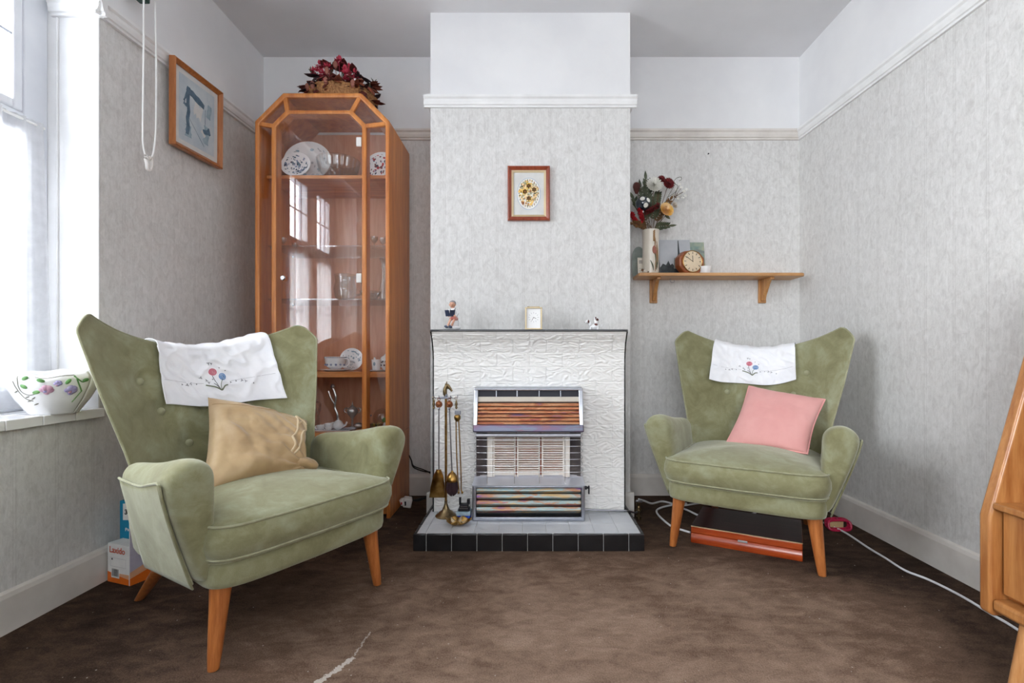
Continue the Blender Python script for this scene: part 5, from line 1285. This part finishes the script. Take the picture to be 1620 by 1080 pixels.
# mantel ornaments
MZ = .897; my = 2.295
fg = thing('boy_figurine', 'china figurine of a seated boy reading a book on the mantel', 'figurine', (-.363, my, MZ))
kw = dict(parent=fg)
fx = -.363
m_ = MB(); m_.ell((fx+.002, my, MZ+.012), (.040, .026, .014), 20, 10, fn=lambda p: Vector((p.x, p.y, max(p.z, -.012)))); m_.ell((fx+.012, my+.008, MZ+.034), (.022, .018, .026), 14, 9); m_.build('rock', 'porc', **kw)
m_ = MB(); m_.tube(spline([(fx+.010, my+.002, MZ+.055), (fx+.008, my+.002, MZ+.075), (fx+.006, my-.002, MZ+.094), (fx+.006, my-.003, MZ+.104)], 5), [interp(k/15, [0, .4, .8, 1], [.017, .017, .015, .007]) for k in range(16)], 14)
for s_ in (-1, 1): m_.tube(spline([(fx+.006+s_*.015, my-.002, MZ+.096), (fx+.006+s_*.022, my-.008, MZ+.078), (fx+.004+s_*.016, my-.022, MZ+.066)], 5), [.0075-.0003*k for k in range(11)], 10)
m_.build('shirt', 'porc', **kw)
m_ = MB(); m_.ell((fx+.004, my-.005, MZ+.121), (.0145, .0145, .0165), 18, 12); m_.ell((fx+.003, my-.0195, MZ+.119), (.003, .004, .003), 8, 5); m_.tube([(fx+.006, my-.003, MZ+.10), (fx+.005, my-.004, MZ+.112)], .006, 10)
for s_ in (-1, 1): m_.ell((fx+.004+s_*.0142, my-.003, MZ+.119), (.003, .003, .004), 8, 5); m_.ell((fx+.004+s_*.013, my-.026, MZ+.066), (.005, .005, .0055), 10, 6)
for x0, x1, yk in ((.000, -.012, -.030), (.016, .004, -.026)): m_.tube(spline([(fx+x0, my+yk, MZ+.050), (fx+lerp(x0, x1, .5), my+yk-.002, MZ+.036), (fx+x1, my+yk+.002, MZ+.022)], 5), .0055, 10)
m_.build('body', 'skin', **kw)
m_ = MB()
for s_ in (-1, 1): m_.ell((fx+.004+s_*.0055, my-.0185, MZ+.1215), (.0016, .001, .0018), 6, 4)
m_.tube(arc((fx+.004, my-.0185, MZ+.1145), .004, PI*1.2, PI*1.8, 6, (1, 0, 0), (0, 0, 1)), .0006, 5); m_.build('face_paint', 'ink', **kw)
MB().ell((fx+.005, my-.002, MZ+.126), (.0158, .0158, .0145), 18, 10, fn=lambda p: Vector((p.x, p.y if p.y > -.010 or p.z > .004 else -.010, p.z))).build('hair', 'hairgrey', **kw)
m_ = MB()
for x0, x1 in ((.012, .000), (.020, .016)): m_.tube(spline([(fx+x0, my+.002, MZ+.054), (fx+lerp(x0, x1, .5), my-.014, MZ+.057), (fx+x1, my-.030, MZ+.050)], 5), [.0105-.0003*k for k in range(11)], 12)
m_.build('shorts', 'pinkgl', **kw)
m_ = MB()
for x, yk in ((-.020, -.030), (-.002, -.026)): m_.ell((fx+x, my+yk-.004, MZ+.016), (.010, .0065, .006), 12, 7, rot=Matrix.Rotation(R(20), 3, 'Y'))
m_.build('shoes', 'navy', **kw)
m_ = MB()
for s_ in (-1, 1): m_.box((fx-.004+s_*.011, my-.033, MZ+.078), (.022, .003, .030), rot=Matrix.Rotation(R(s_*22), 3, 'Z') @ Matrix.Rotation(R(20), 3, 'X'))
m_.build('book', 'navy', bevel=.001, **kw)
m_ = MB()
for s_ in (-1, 1): m_.tube([(fx+.006+s_*.009, my-.0175, MZ+.072), (fx+.006+s_*.0105, my-.017, MZ+.094), (fx+.006+s_*.010, my+.004, MZ+.104)], .0022, 6)
m_.build('braces', 'navy', **kw)
# carriage clock
ca = thing('carriage_clock', 'brass carriage clock with plain white dial standing on the mantel', 'clock', (.018, my, MZ))
x0, x1, y0, y1 = -.018, .054, my-.022, my+.022
m_ = MB(); m_.bx(x0-.004, x1+.004, y0-.004, y1+.004, MZ+.004, MZ+.010); m_.bx(x0-.004, x1+.004, y0-.004, y1+.004, MZ+.101, MZ+.106)
for x in (x0, x1):
    for y in (y0, y1): m_.bx(x-.003, x+.003, y-.003, y+.003, MZ+.008, MZ+.103); m_.ell((x, y, MZ+.003), (.004, .004, .0032), 8, 5)
m_.build('case', 'gilt', ca, bevel=.001)
MB().bx(x0+.004, x1-.004, y0+.004, y0+.007, MZ+.010, MZ+.101).build('dial', 'porc', ca); MB().bx(x0+.002, x1-.002, y0+.008, y1, MZ+.010, MZ+.101).build('movement', 'antq', ca)
dc = Vector((.018, y0+.0036, MZ+.060)); m_ = MB()
for k in range(12): a = 2*PI*k/12; m_.box(dc+Vector((.021*math.sin(a), 0, .021*math.cos(a))), (.0012, .0006, .006), rot=Matrix.Rotation(a, 3, 'Y'))
m_.build('hour_marks', 'threadgrey', ca, smooth=False)
for nm, a, L in (('hour_hand', 118, .014), ('minute_hand', 208, .017)):
    m_ = MB(); hand(m_, dc+Vector((0, -.001, 0)), a, L, .0018); m_.build(nm, 'ink', ca, smooth=False)
m_ = MB(); 
for x in (x0+.014, x1-.014): m_.ell((x, my, MZ+.109), (.003, .003, .004), 8, 5)
m_.tube(spline([(x0+.014, my, MZ+.109), (x0+.010, my+.016, MZ+.112), (x1-.010, my+.016, MZ+.112), (x1-.014, my, MZ+.109)], 6), .0016, 6); m_.build('handle', 'gilt', ca)
# little dog group
dg_ = thing('dog_figurine', 'little white and brown china dogs figurine at the right of the mantel', 'figurine', (.295, my, MZ))
dx = .295; m_ = MB()
m_.ell((dx+.006, my, MZ+.018), (.024, .014, .015), 16, 9, rot=Matrix.Rotation(R(-12), 3, 'Y')); m_.ell((dx-.014, my-.003, MZ+.030), (.009, .009, .012), 12, 8)
m_.ell((dx-.026, my-.006, MZ+.040), (.010, .009, .009), 14, 8); m_.ell((dx-.035, my-.009, MZ+.036), (.006, .005, .0045), 10, 6)
for x, y in ((-.012, -.010), (-.008, .009), (.022, -.009), (.024, .009)): m_.tube([(dx+x, my+y, MZ+.016), (dx+x-.002, my+y-.002, MZ+.004)], [.005, .004], 8); m_.ell((dx+x-.005, my+y-.002, MZ+.0035), (.006, .004, .0035), 8, 5)
m_.ell((dx+.014, my+.004, MZ+.042), (.011, .010, .012), 14, 8); m_.ell((dx+.010, my-.004, MZ+.056), (.0065, .006, .0065), 12, 7)
m_.tube(spline([(dx+.030, my, MZ+.016), (dx+.040, my, MZ+.020), (dx+.041, my, MZ+.028)], 4), .003, 8); m_.build('dogs', 'porc', dg_)
m_ = MB()
for s_ in (-1, 1): m_.ell((dx-.023, my-.006+s_*.009, MZ+.041), (.004, .0025, .008), 8, 5); m_.ell((dx+.011, my-.003+s_*.006, MZ+.058), (.003, .002, .005), 8, 5)
m_.ell((dx-.040, my-.010, MZ+.0375), (.0022, .0025, .002), 6, 4); m_.ell((dx+.012, my-.0075, MZ+.026), (.009, .007, .007), 10, 6); m_.ell((dx+.018, my+.001, MZ+.050), (.008, .009, .007), 10, 6)
m_.build('brown_patches', 'cone', dg_)

# ------------------------------------------------------------------ pictures
pf = thing('flower_picture', 'small framed oval picture of pressed flowers on the chimney breast', 'picture', (-.0045, BY, 1.564))
def framed(t, w, h, fw, mk, slip, org, ux, uz, n, dep=.022):
    org, ux, uz, n = Vector(org), Vector(ux), Vector(uz), Vector(n)
    P = lambda x, z, d: org+ux*x+uz*z+n*d
    m = MB(); pr = [(0, 0), (0, dep*.9), (fw*.25, dep), (fw*.6, dep*.75), (fw, dep*.55), (fw, 0)]
    cor = [(-1, -1), (1, -1), (1, 1), (-1, 1)]
    rings = [[P(cx*(w/2-o_), cz*(h/2-o_), d) for o_, d in pr] for cx, cz in cor]; rings.append(rings[0])
    m.loft(rings, True, (False, False)); m.build('frame', mk, t, angle=25)
    if slip:
        m = MB(); pr2 = [(fw*.85, dep*.3), (fw*.85, dep*.66), (fw*1.3, dep*.5), (fw*1.3, dep*.3)]
        rings = [[P(cx*(w/2-o_), cz*(h/2-o_), d) for o_, d in pr2] for cx, cz in cor]; rings.append(rings[0]); m.loft(rings, True, (False, False)); m.build('slip', slip, t, angle=25)
    m = MB(); x, z = w/2-fw*.9, h/2-fw*.9; m.add([P(-x, -z, dep*.32), P(x, -z, dep*.32), P(x, z, dep*.32), P(-x, z, dep*.32)], [(0, 1, 2, 3)]); m.build('mount', 'mount', t, smooth=False)
    return P
P = framed(pf, .204, .262, .022, 'framered', 'gilt', (-.0045, BY, 1.564), (1, 0, 0), (0, 0, 1), (0, -1, 0))
m_ = MB()
def ov(rx, rz, d, mi, cx=0, cz=0, n=36): m_.add([P(cx+rx*math.cos(2*PI*k/n), cz+rz*math.sin(2*PI*k/n), d) for k in range(n)], [tuple(range(n))], mi)
ov(.057, .077, .0074, 0); ov(.0555, .0755, .0077, 1)
rq = random.Random(5)
for k in range(170):
    a = rq.random()*2*PI; q = math.sqrt(rq.random()); mi = rq.choice((2, 2, 3, 4, 5, 6, 2, 3)); r_ = rq.uniform(.003, .007)
    ov(r_, r_*rq.uniform(.6, 1.3), .0079+.00004*k/12, mi, .047*q*math.cos(a), .064*q*math.sin(a)+.002, 7)
for cx, cz in ((0, .038), (.0, -.022), (.026, .02), (-.018, .01)):
    for j in range(6): a = j*PI/3; ov(.008, .008, .0086, 2, cx+.009*math.cos(a), cz+.009*math.sin(a), 10)
    ov(.004, .004, .0088, 4, cx, cz, 8)
for k in range(26):
    a = 2*PI*k/26; ov(.002, .006, .0083, 5 if k % 2 else 4, .047*math.cos(a), .064*math.sin(a)+.002, 6)
m_.build('pressed_flowers', ['threadblue', 'whitepet', 'yellow', 'photoyel', 'brown', 'sagegreen', 'tan'], pf, smooth=False)
gp_ = Vector((XL+.038, 2.157, 1.826))
pl = thing('watercolour_picture', 'wood framed blue grey watercolour hanging crooked on the left wall', 'picture', gp_)
tl = R(2.6); uy_ = Vector((-.004, math.cos(tl), math.sin(tl))).normalized(); uz_ = Vector((.035, -math.sin(tl), math.cos(tl))).normalized(); nn = uy_.cross(uz_).normalized()
if nn.x < 0: nn = -nn
P = framed(pl, .318, .352, .019, 'framewood', None, gp_-nn*.012, uy_, uz_, nn, .026)
m_ = MB()
def pq(pts, mi, d): m_.add([P(x, z, d) for x, z in pts], [tuple(range(len(pts)))], mi)
pq([(-.115, -.135), (.115, -.135), (.115, .135), (-.115, .135)], 0, .0092)
def stroke(a, b_, w_, mi, d, jag=.25):
    a, b_ = Vector(a), Vector(b_); n_ = Vector((-(b_-a).y, (b_-a).x)).normalized()*w_; k = 6
    L_ = [a.lerp(b_, i/k)+n_*(.6+jag*rq.uniform(-1, 1)) for i in range(k+1)]; R_ = [a.lerp(b_, i/k)-n_*(.6+jag*rq.uniform(-1, 1)) for i in range(k+1)]
    pq([(p.x, p.y) for p in L_+R_[::-1]], mi, d)
for s_ in (((-.055, .10), (-.062, -.10), .010, 1, .0096), ((-.07, .088), (.045, .060), .012, 1, .0097), ((-.085, .03), (-.058, .09), .005, 1, .0098), ((-.062, .015), (-.088, .022), .007, 1, .0099), ((.06, -.02), (.055, -.10), .018, 2, .0097),
           ((.035, -.055), (.085, -.035), .012, 1, .0099), ((.05, -.02), (.052, .05), .002, 1, .010), ((-.052, -.03), (.045, -.115), .0016, 1, .0101), ((-.06, -.06), (-.058, -.11), .018, 2, .0095), ((-.02, .035), (.03, .02), .03, 3, .0094), ((.07, .02), (.08, .08), .014, 2, .0094), ((.025, -.05), (.05, -.07), .007, 3, .0102)): stroke(s_[0], s_[1], s_[2]*(1.7 if s_[2] > .004 else 1.2), *s_[3:])
m_.build('painting', ['wash', 'washd', 'washm', 'mount'], pl, smooth=False)

# ------------------------------------------------------------------ window sill bowl
bx0, by0, bz0 = -1.506, 1.562, .602
fb = thing('flower_bowl', 'white china bowl with raised lilac flowers standing on the window sill', 'bowl', (bx0, by0, bz0))
def bwl(u, v, off=0):
    a = u*2*PI; r = interp(v, [0, .05, .35, .7, .88, 1], [.058, .062, .088, .110, .116, .104])+off
    z = .128*v+(.006*math.sin(a*3+1)+.004*math.sin(a*7))*max(0, v-.6)/.4
    return Vector((bx0+r*math.cos(a), by0+.94*r*math.sin(a), bz0+z))
MB().grid(lambda u, v: bwl(u, v), 72, 24).build('bowl', 'porc', fb, solid=.004, angle=70); MB().lathe([(0, .001), (.056, .001), (.058, .004), (0, .004)], (bx0, by0, bz0), 30).build('bowl_base', 'porc', fb)
# the side towards the room: angles about -25..-95 degrees
def A(px): return (-PI*.30+(px-86)/57*.95)/(2*PI)
def V(py): return (650-py)/62
m_ = MB()
def vine(pts, r=.0016, mi=0): m_.tube([bwl(p.x, p.y, .002) for p in spline([(A(x), V(y), 0) for x, y in pts], 6)], r, 6, mi)
vine([(69, 591), (90, 592), (110, 591), (118, 590)]); vine([(47, 594), (46, 612), (56, 619), (68, 617)]); vine([(118, 591), (124, 605), (132, 616)], .0022, 3); vine([(117, 592), (128, 601), (134, 600)], .002, 3); vine([(38, 600), (46, 622), (60, 628)]); vine([(132, 616), (122, 632)], .0018, 3)
def blob(px, py, rx, rz, mi, rot=0, d=.003):
    c_ = bwl(A(px), V(py), d); n_ = Vector((c_.x-bx0, c_.y-by0, -.03)).normalized(); ux, uy, dd = frame_of(n_)
    for j in range(1): m_.ell(c_, (rx, rz, .0035), 12, 6, mi, rot=Matrix((ux, uy, dd)).transposed() @ Matrix.Rotation(rot, 3, 'Z'))
for px, py, r_ in ((58, 595, .5), (54, 607, -.6), (77, 595, -.4), (109, 600, 1.0), (133, 599, .2), (69, 615, .3)): blob(px, py, .010, .006, 3, r_)
for px, py, mi in ((83, 611, 2), (115, 613, 1), (97, 602, 1)):
    s_ = .6 if px == 97 else 1
    for j in range(5): a = j*1.25+.5; blob(px+4.5*s_*math.cos(a), py+3.5*s_*math.sin(a), .010*s_, .008*s_, mi, a)
    blob(px-2, py+3, .005*s_, .005*s_, 1 if mi == 2 else 2, 0, .005)
for px, py, r_ in ((53, 622, .4), (62, 624, .7), (54, 628, .3), (63, 633, .4), (37, 614, .5)): blob(px, py, .007, .002, 0, r_)
m_.build('raised_flowers', ['vinegl', 'lilac', 'mauve', 'leafgl'], fb)

# ------------------------------------------------------------------ cartons on the floor by the left wall
lx = thing('medicine_carton', 'white and orange medicine carton standing on the carpet behind the left armchair', 'carton', (-1.42, 1.72, 0))
A0, A1 = Vector((-1.466, 1.713, 0)), Vector((-1.363, 1.677, 0)); fu = (A1-A0).normalized(); fv = Vector((-fu.y, fu.x, 0)); Wd = (A1-A0).length; Hd = .133; Dd = .048
m_ = MB(); q0 = [A0, A1, A1+fv*Dd, A0+fv*Dd]; up = Vector((0, 0, Hd))
m_.add(q0+[p+up for p in q0], [(0, 1, 5, 4), (1, 2, 6, 5), (2, 3, 7, 6), (3, 0, 4, 7), (4, 5, 6, 7), (3, 2, 1, 0)]); m_.build('carton', 'card', lx, smooth=False, bevel=.0008)
m_ = MB()
def fpt(u, v, d=.0006): return A0+fu*(u*Wd)+Vector((0, 0, v*Hd))-fv*d
def spt(u, v, d=.0006): return A1+fv*(u*Dd)+Vector((0, 0, v*Hd))+fu*d
def pan(fn, pts, mi, d=.0006): m_.add([fn(u, v, d) for u, v in pts], [tuple(range(len(pts)))], mi)
pan(fpt, [(0, 0), (1, 0), (1, .15), (.6, .19), (.3, .24), (0, .27)], 0); pan(fpt, [(.25, .245), (.6, .19), (1, .15), (1, .27), (.6, .26)], 1, .0005)
pan(spt, [(0, 0), (1, 0), (1, .26), (.5, .18), (0, .15)], 0); pan(spt, [(0, .15), (.5, .18), (1, .26), (1, .36), (0, .27)], 1, .0005); pan(spt, [(0, .27), (1, .36), (1, 1), (0, 1)], 2, .0005)
pan(fpt, [(.18, .13), (.56, .13), (.56, .40), (.18, .40)], 3, .0008)
rq2 = random.Random(3); u = .21
while u < .52: w_ = rq2.uniform(.008, .026); pan(fpt, [(u, .17), (u+w_, .17), (u+w_, .36), (u, .36)], 4, .001); u += w_+rq2.uniform(.006, .018)
for v in (.64, .42): pan(fpt, [(.14, v), (.86, v), (.86, v+.006), (.14, v+.006)], 5, .0008)
for u in (.14, .855): pan(fpt, [(u, .42), (u+.008, .42), (u+.008, .646), (u, .646)], 5, .0008)
pan(fpt, [(.19, .585), (.25, .585), (.25, .63), (.19, .63)], 4, .0009)
m_.build('printing', ['orange', 'orange_pale', 'mauveside', 'card', 'ink', 'porcgrey'], lx, smooth=False)
lettering('Laxido', .030, axes(fpt(.09, .775, .0012), fu, (0, 0, 1)), 'laxred', lx, bold=.012)
tb = thing('tall_carton', 'tall thin mauve and white carton standing against the right side of the medicine box', 'carton', (-1.36, 1.73, 0))
B0 = A1+fu*.002-fv*.001; B1 = B0+fu*.003; m_ = MB(); Hb = .235; Db = .105; q0 = [B0, B1, B1+fv*Db, B0+fv*Db]; up = Vector((0, 0, Hb))
m_.add(q0+[p+up for p in q0], [(0, 1, 5, 4), (1, 2, 6, 5), (2, 3, 7, 6), (3, 0, 4, 7), (4, 5, 6, 7), (3, 2, 1, 0)]); m_.build('carton', 'card', tb, smooth=False, bevel=.0008)
m_ = MB()
def bpt(u, v, d=.0006): return B1+fv*(u*Db)+Vector((0, 0, v*Hb))+fu*d
pan(bpt, [(0, 0), (1, 0), (1, .20), (0, .10)], 0); pan(bpt, [(0, .10), (1, .20), (1, .32), (0, .19)], 1, .0005); pan(bpt, [(0, .19), (1, .32), (1, .92), (0, .92)], 2, .0005)
m_.build('printing', ['orange', 'orange_pale', 'mauveside'], tb, smooth=False)
lettering('O', .034, axes(bpt(.10, .63, .0012), fv, (0, 0, 1)), 'laxred', tb, bold=.03)
tm = thing('teal_packet', 'teal packet with black lettered white label standing behind the medicine box', 'packet', (-1.42, 1.78, 0))
T0 = Vector((-1.471, 1.769, 0)); tu = Vector((1, 0, 0)); tv = Vector((0, 1, 0)); TW, TH = .095, .262; q0 = [T0, T0+tu*TW, T0+tu*TW+tv*.018, T0+tv*.018]; up = Vector((0, 0, TH))
m_ = MB(); m_.add(q0+[p+up for p in q0], [(0, 1, 5, 4), (1, 2, 6, 5), (2, 3, 7, 6), (3, 0, 4, 7), (4, 5, 6, 7), (3, 2, 1, 0)]); m_.build('carton', 'teal', tm, smooth=False, bevel=.001)
def tpt(x, z, d=.0006): return T0+tu*x+Vector((0, 0, z))-tv*d
m_ = MB(); pan(tpt, [(.012, .193), (.080, .193), (.080, .252), (.012, .252)], 0); m_.build('label', 'card', tm, smooth=False)
lettering('3M', .024, axes(tpt(.018, .214, .0012), tu, (0, 0, 1)), 'ink', tm, bold=.04)
lettering('Pain', .016, axes(tpt(.020, .154, .0012), tu, (0, 0, 1)), 'card', tm, bold=.02)
bl = thing('blue_packet', 'flat bright blue packet on the carpet under the left armchair', 'packet', (-1.235, 1.80, 0))
MB().box((-1.235, 1.795, .0145), (.10, .075, .029), rot=Matrix.Rotation(R(8), 3, 'Z')).build('body', 'bluepack', bl, bevel=.003)

# ------------------------------------------------------------------ box under the right armchair, cables, loop
F0, F1 = Vector((.676, 2.067, 0)), Vector((1.037, 1.873, 0)); ku = (F1-F0).normalized(); kv = Vector((-ku.y, ku.x, 0)); KW = (F1-F0).length; kd = .30
cb_ = thing('wooden_box', 'flat red brown wooden box with dark lid under the right armchair', 'box', (F0+F1)/2, math.atan2(ku.y, ku.x))
kw = dict(parent=cb_, space='local'); h2 = KW/2
m_ = MB(); pr = [(-.006, .004), (-.004, 0), (kd+.004, 0), (kd+.006, .004), (kd+.006, .03), (kd, .040), (0, .040), (-.006, .030), (-.009, .018)]
m_.prism(pr, lambda p, k: (-h2+KW*k, p[0], p[1])); m_.build('base', 'mahog', bevel=.002, **kw)
MB().bx(-h2, h2, 0, kd, .0405, .067).build('lid', 'mahog', bevel=.003, **kw); MB().bx(-h2+.001, h2-.001, .002, kd-.002, .0665, .069).build('lid_top', 'mahog_dark', bevel=.001, **kw)
MB().box((-.005, -.006, .040), (.036, .004, .008)).build('catch', 'silver', bevel=.001, **kw)
MB().bx(-h2-.0005, h2+.0005, -.0005, .001, .066, .0695).build('edge_wear', 'tan', **kw)
wc = thing('white_cable', 'white cable looping behind the right armchair and along the right wall', 'cable', (1.0, 2.3, 0))
zc_ = .005
pts = [(.525, 2.375, .088), (.56, 2.41, .07), (.62, 2.50, .03)]+[tuple(gr(x, y, zc_)) for x, y in ((1048, 793), (1068, 798), (1088, 807))]+[(.86, 2.36, zc_), (1.10, 2.42, zc_), (1.12, 2.55, zc_), (.95, 2.60, zc_), (.80, 2.55, zc_)]+[tuple(gr(x, y, zc_)) for x, y in ((1085, 796), (1056, 800), (1040, 806), (1042, 815), (1062, 832), (1079, 838), (1092, 842))]
MB().tube(spline(pts, 6), .0048, 8).build('gas_hose', 'cable', wc)
pts = [(.70, 2.10, zc_)]
pts = [tuple(gr(x, y, zc_)) for x, y in ((1288, 820), (1306, 828), (1335, 841), (1375, 867), (1400, 882), (1432, 902), (1470, 917), (1520, 942), (1570, 972), (1620, 1002))]+[(1.33, .95, zc_), (1.40, .5, zc_)]
MB().tube(spline(pts, 8), .0040, 8).build('flex', 'cable', wc)
lp = thing('magenta_handle', 'magenta plastic loop lying on the carpet by the right skirting', 'plastic loop', (1.40, 2.20, 0))
c_ = Vector((1.385, 2.215, .022)); m_ = MB(); lo = []
for k in range(40):
    a = 2*PI*k/40; lo.append(c_+Vector((.050*math.copysign(abs(math.cos(a))**.55, math.cos(a)), -.012+.010*math.sin(a), .020*math.copysign(abs(math.sin(a))**.6, math.sin(a)))))
m_.tube(lo, .0055, 8, closed=True); m_.tube([p+Vector((0, .020, .002)) for p in lo], .0055, 8, closed=True)
for k in range(0, 40, 2): m_.tube([lo[k], lo[k]+Vector((0, .02, .002))], .0055, 6)
m_.build('loop', 'magenta', lp); MB().bx(1.35, 1.42, 2.228, 2.25, .001, .040).build('brown_insert', 'tan', lp, bevel=.004)
bc_ = thing('black_cable', 'black flex drooping between display cabinet and chimney breast', 'cable', (-.59, 2.70, .12))
for dz in (0, .008):
    MB().tube(spline([(-.672, 2.735, .23), (-.655, 2.728, .20), (-.64, 2.72, .170-dz), (-.58, 2.71, .150-dz), (-.535, 2.69, .13+dz), (-.512, 2.66, .085), (-.53, 2.62, .040), (-.575, 2.58, .022+dz), (-.615, 2.555, .030)], 7), .0034, 8).build('flex', 'cableb', bc_)
pg = thing('plug_adaptor', 'white plug adaptor lying on the carpet beside the display cabinet', 'plug', (-.635, 2.53, 0))
MB().box((-.628, 2.535, .027), (.042, .05, .048), rot=Matrix.Rotation(R(12), 3, 'Y') @ Matrix.Rotation(R(15), 3, 'Z')).build('adaptor', 'plastic', pg, bevel=.006)
MB().box((-.648, 2.52, .034), (.022, .04, .034), rot=Matrix.Rotation(R(-20), 3, 'Y')).build('plug', 'plastic', pg, bevel=.004); m_ = MB()
m_.box((-.632, 2.505, .028), (.006, .006, .02)); m_.build('pin', 'darkm', pg); MB().box((-.650, 2.500, .030), (.006, .003, .012)).build('switch', 'red', pg)

# ------------------------------------------------------------------ bureau at the right edge
bu = thing('oak_bureau', 'oak bureau with sloping side panel standing against the right wall', 'bureau', (1.29, .82, 0))
side = [(1.092, .171), (1.083, .180), (1.083, .405), (1.090, .430), (1.192, .796), (1.262, 1.035), (1.275, 1.045), (1.490, 1.045), (1.490, .171)]
for ya, yb in ((1.160, 1.190), (.44, .47)): MB().prism(side, lambda p, k: (p[0], lerp(ya, yb, k), p[1])).build('side_panel', 'bureau', bu, bevel=.009, seg=4)
MB().bx(1.088, 1.490, .47, 1.160, .424, .440).build('shelf_board', 'bureau', bu, bevel=.004)
MB().bx(1.480, 1.492, .47, 1.160, .19, 1.04).build('back_board', 'bureau_in', bu)
MB().bx(1.275, 1.490, .47, 1.160, 1.028, 1.045).build('top_board', 'bureau', bu, bevel=.004)
MB().bx(1.34, 1.48, .47, 1.16, .72, .735).build('upper_shelf', 'bureau_in', bu, bevel=.002)
for ya, yb in ((.475, .812), (.818, 1.155)):
    d = MB().bx(1.108, 1.126, ya, yb, .226, .420).build('drawer', 'bureau', bu, bevel=.003)
    MB().lathe([(.006, 0), (.006, .012), (.014, .018), (.014, .026), (.008, .030)], (1.110, (ya+yb)/2, .32), 16, axis=(-1, 0, 0)).build('knob', 'bureau', d)
m_ = MB(); m_.bx(1.126, 1.48, .47, 1.16, .215, .222); m_.build('drawer_floor', 'bureau_in', bu)
MB().bx(1.086, 1.490, .44, 1.160, .186, .214).build('plinth_moulding', 'bureau', bu, bevel=.008, seg=3)
for x0, x1 in ((1.128, 1.102), (1.44, 1.465)):
    for y0, y1 in ((1.105, 1.125), (.52, .50)):
        rings = [[Vector((lerp(x0, x1, k/4), lerp(y0, y1, k/4), .19*(1-k/4)))+Vector((lerp(.020, .013, k/4)*math.cos(2*PI*j/14), lerp(.020, .013, k/4)*math.sin(2*PI*j/14), 0)) for j in range(14)] for k in range(5)]
        MB().loft(rings, True).build('leg', 'leg_light', bu)
# ------------------------------------------------------------------ light, camera
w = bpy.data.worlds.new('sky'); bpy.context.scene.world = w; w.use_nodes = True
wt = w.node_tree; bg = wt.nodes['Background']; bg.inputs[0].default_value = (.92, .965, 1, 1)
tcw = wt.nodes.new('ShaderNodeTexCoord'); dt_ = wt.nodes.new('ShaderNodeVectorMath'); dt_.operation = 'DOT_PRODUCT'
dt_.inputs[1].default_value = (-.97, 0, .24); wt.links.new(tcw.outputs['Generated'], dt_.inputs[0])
mr = wt.nodes.new('ShaderNodeMapRange'); mr.inputs['From Min'].default_value = .1; mr.inputs['From Max'].default_value = .75   # sky strengthened toward the left window to boost its daylight
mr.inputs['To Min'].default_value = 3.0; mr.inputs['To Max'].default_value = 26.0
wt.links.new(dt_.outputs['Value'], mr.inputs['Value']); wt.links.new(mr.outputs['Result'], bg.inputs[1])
def portal(loc, rot, sx, sy):
    l = bpy.data.lights.new('portal', 'AREA'); l.shape = 'RECTANGLE'; l.size = sx; l.size_y = sy; l.cycles.is_portal = True
    o = bpy.data.objects.new('window_portal', l); C.objects.link(o); o.location = loc; o.rotation_euler = rot
portal((WX-.10, (W0+W1)/2, 1.38), (0, R(-90), 0), 1.55, 1.2)
portal((0, YF-.09, 1.45), (R(90), 0, 0), 2.25, 1.35)  # portal over the added rear window
sc = bpy.context.scene
cam = bpy.data.cameras.new('camera'); co = bpy.data.objects.new('camera', cam); C.objects.link(co)
co.location = (0, 0, H); co.rotation_euler = (R(90), 0, 0)
cam.sensor_fit = 'HORIZONTAL'; cam.sensor_width = 36; cam.lens = F/1620*36
cam.shift_x = -28/1620; cam.shift_y = 19/1620; cam.clip_start = .02
sc.camera = co
sc.view_settings.view_transform = 'Standard'; sc.view_settings.look = 'None'; sc.view_settings.gamma = 1; sc.view_settings.use_curve_mapping = False
sc.view_settings.exposure = 0.26
sc.cycles.use_denoising = True
sc.cycles.max_bounces = 16; sc.cycles.diffuse_bounces = 8; sc.cycles.transparent_max_bounces = 24; sc.cycles.glossy_bounces = 6
sc.cycles.sample_clamp_indirect = 8
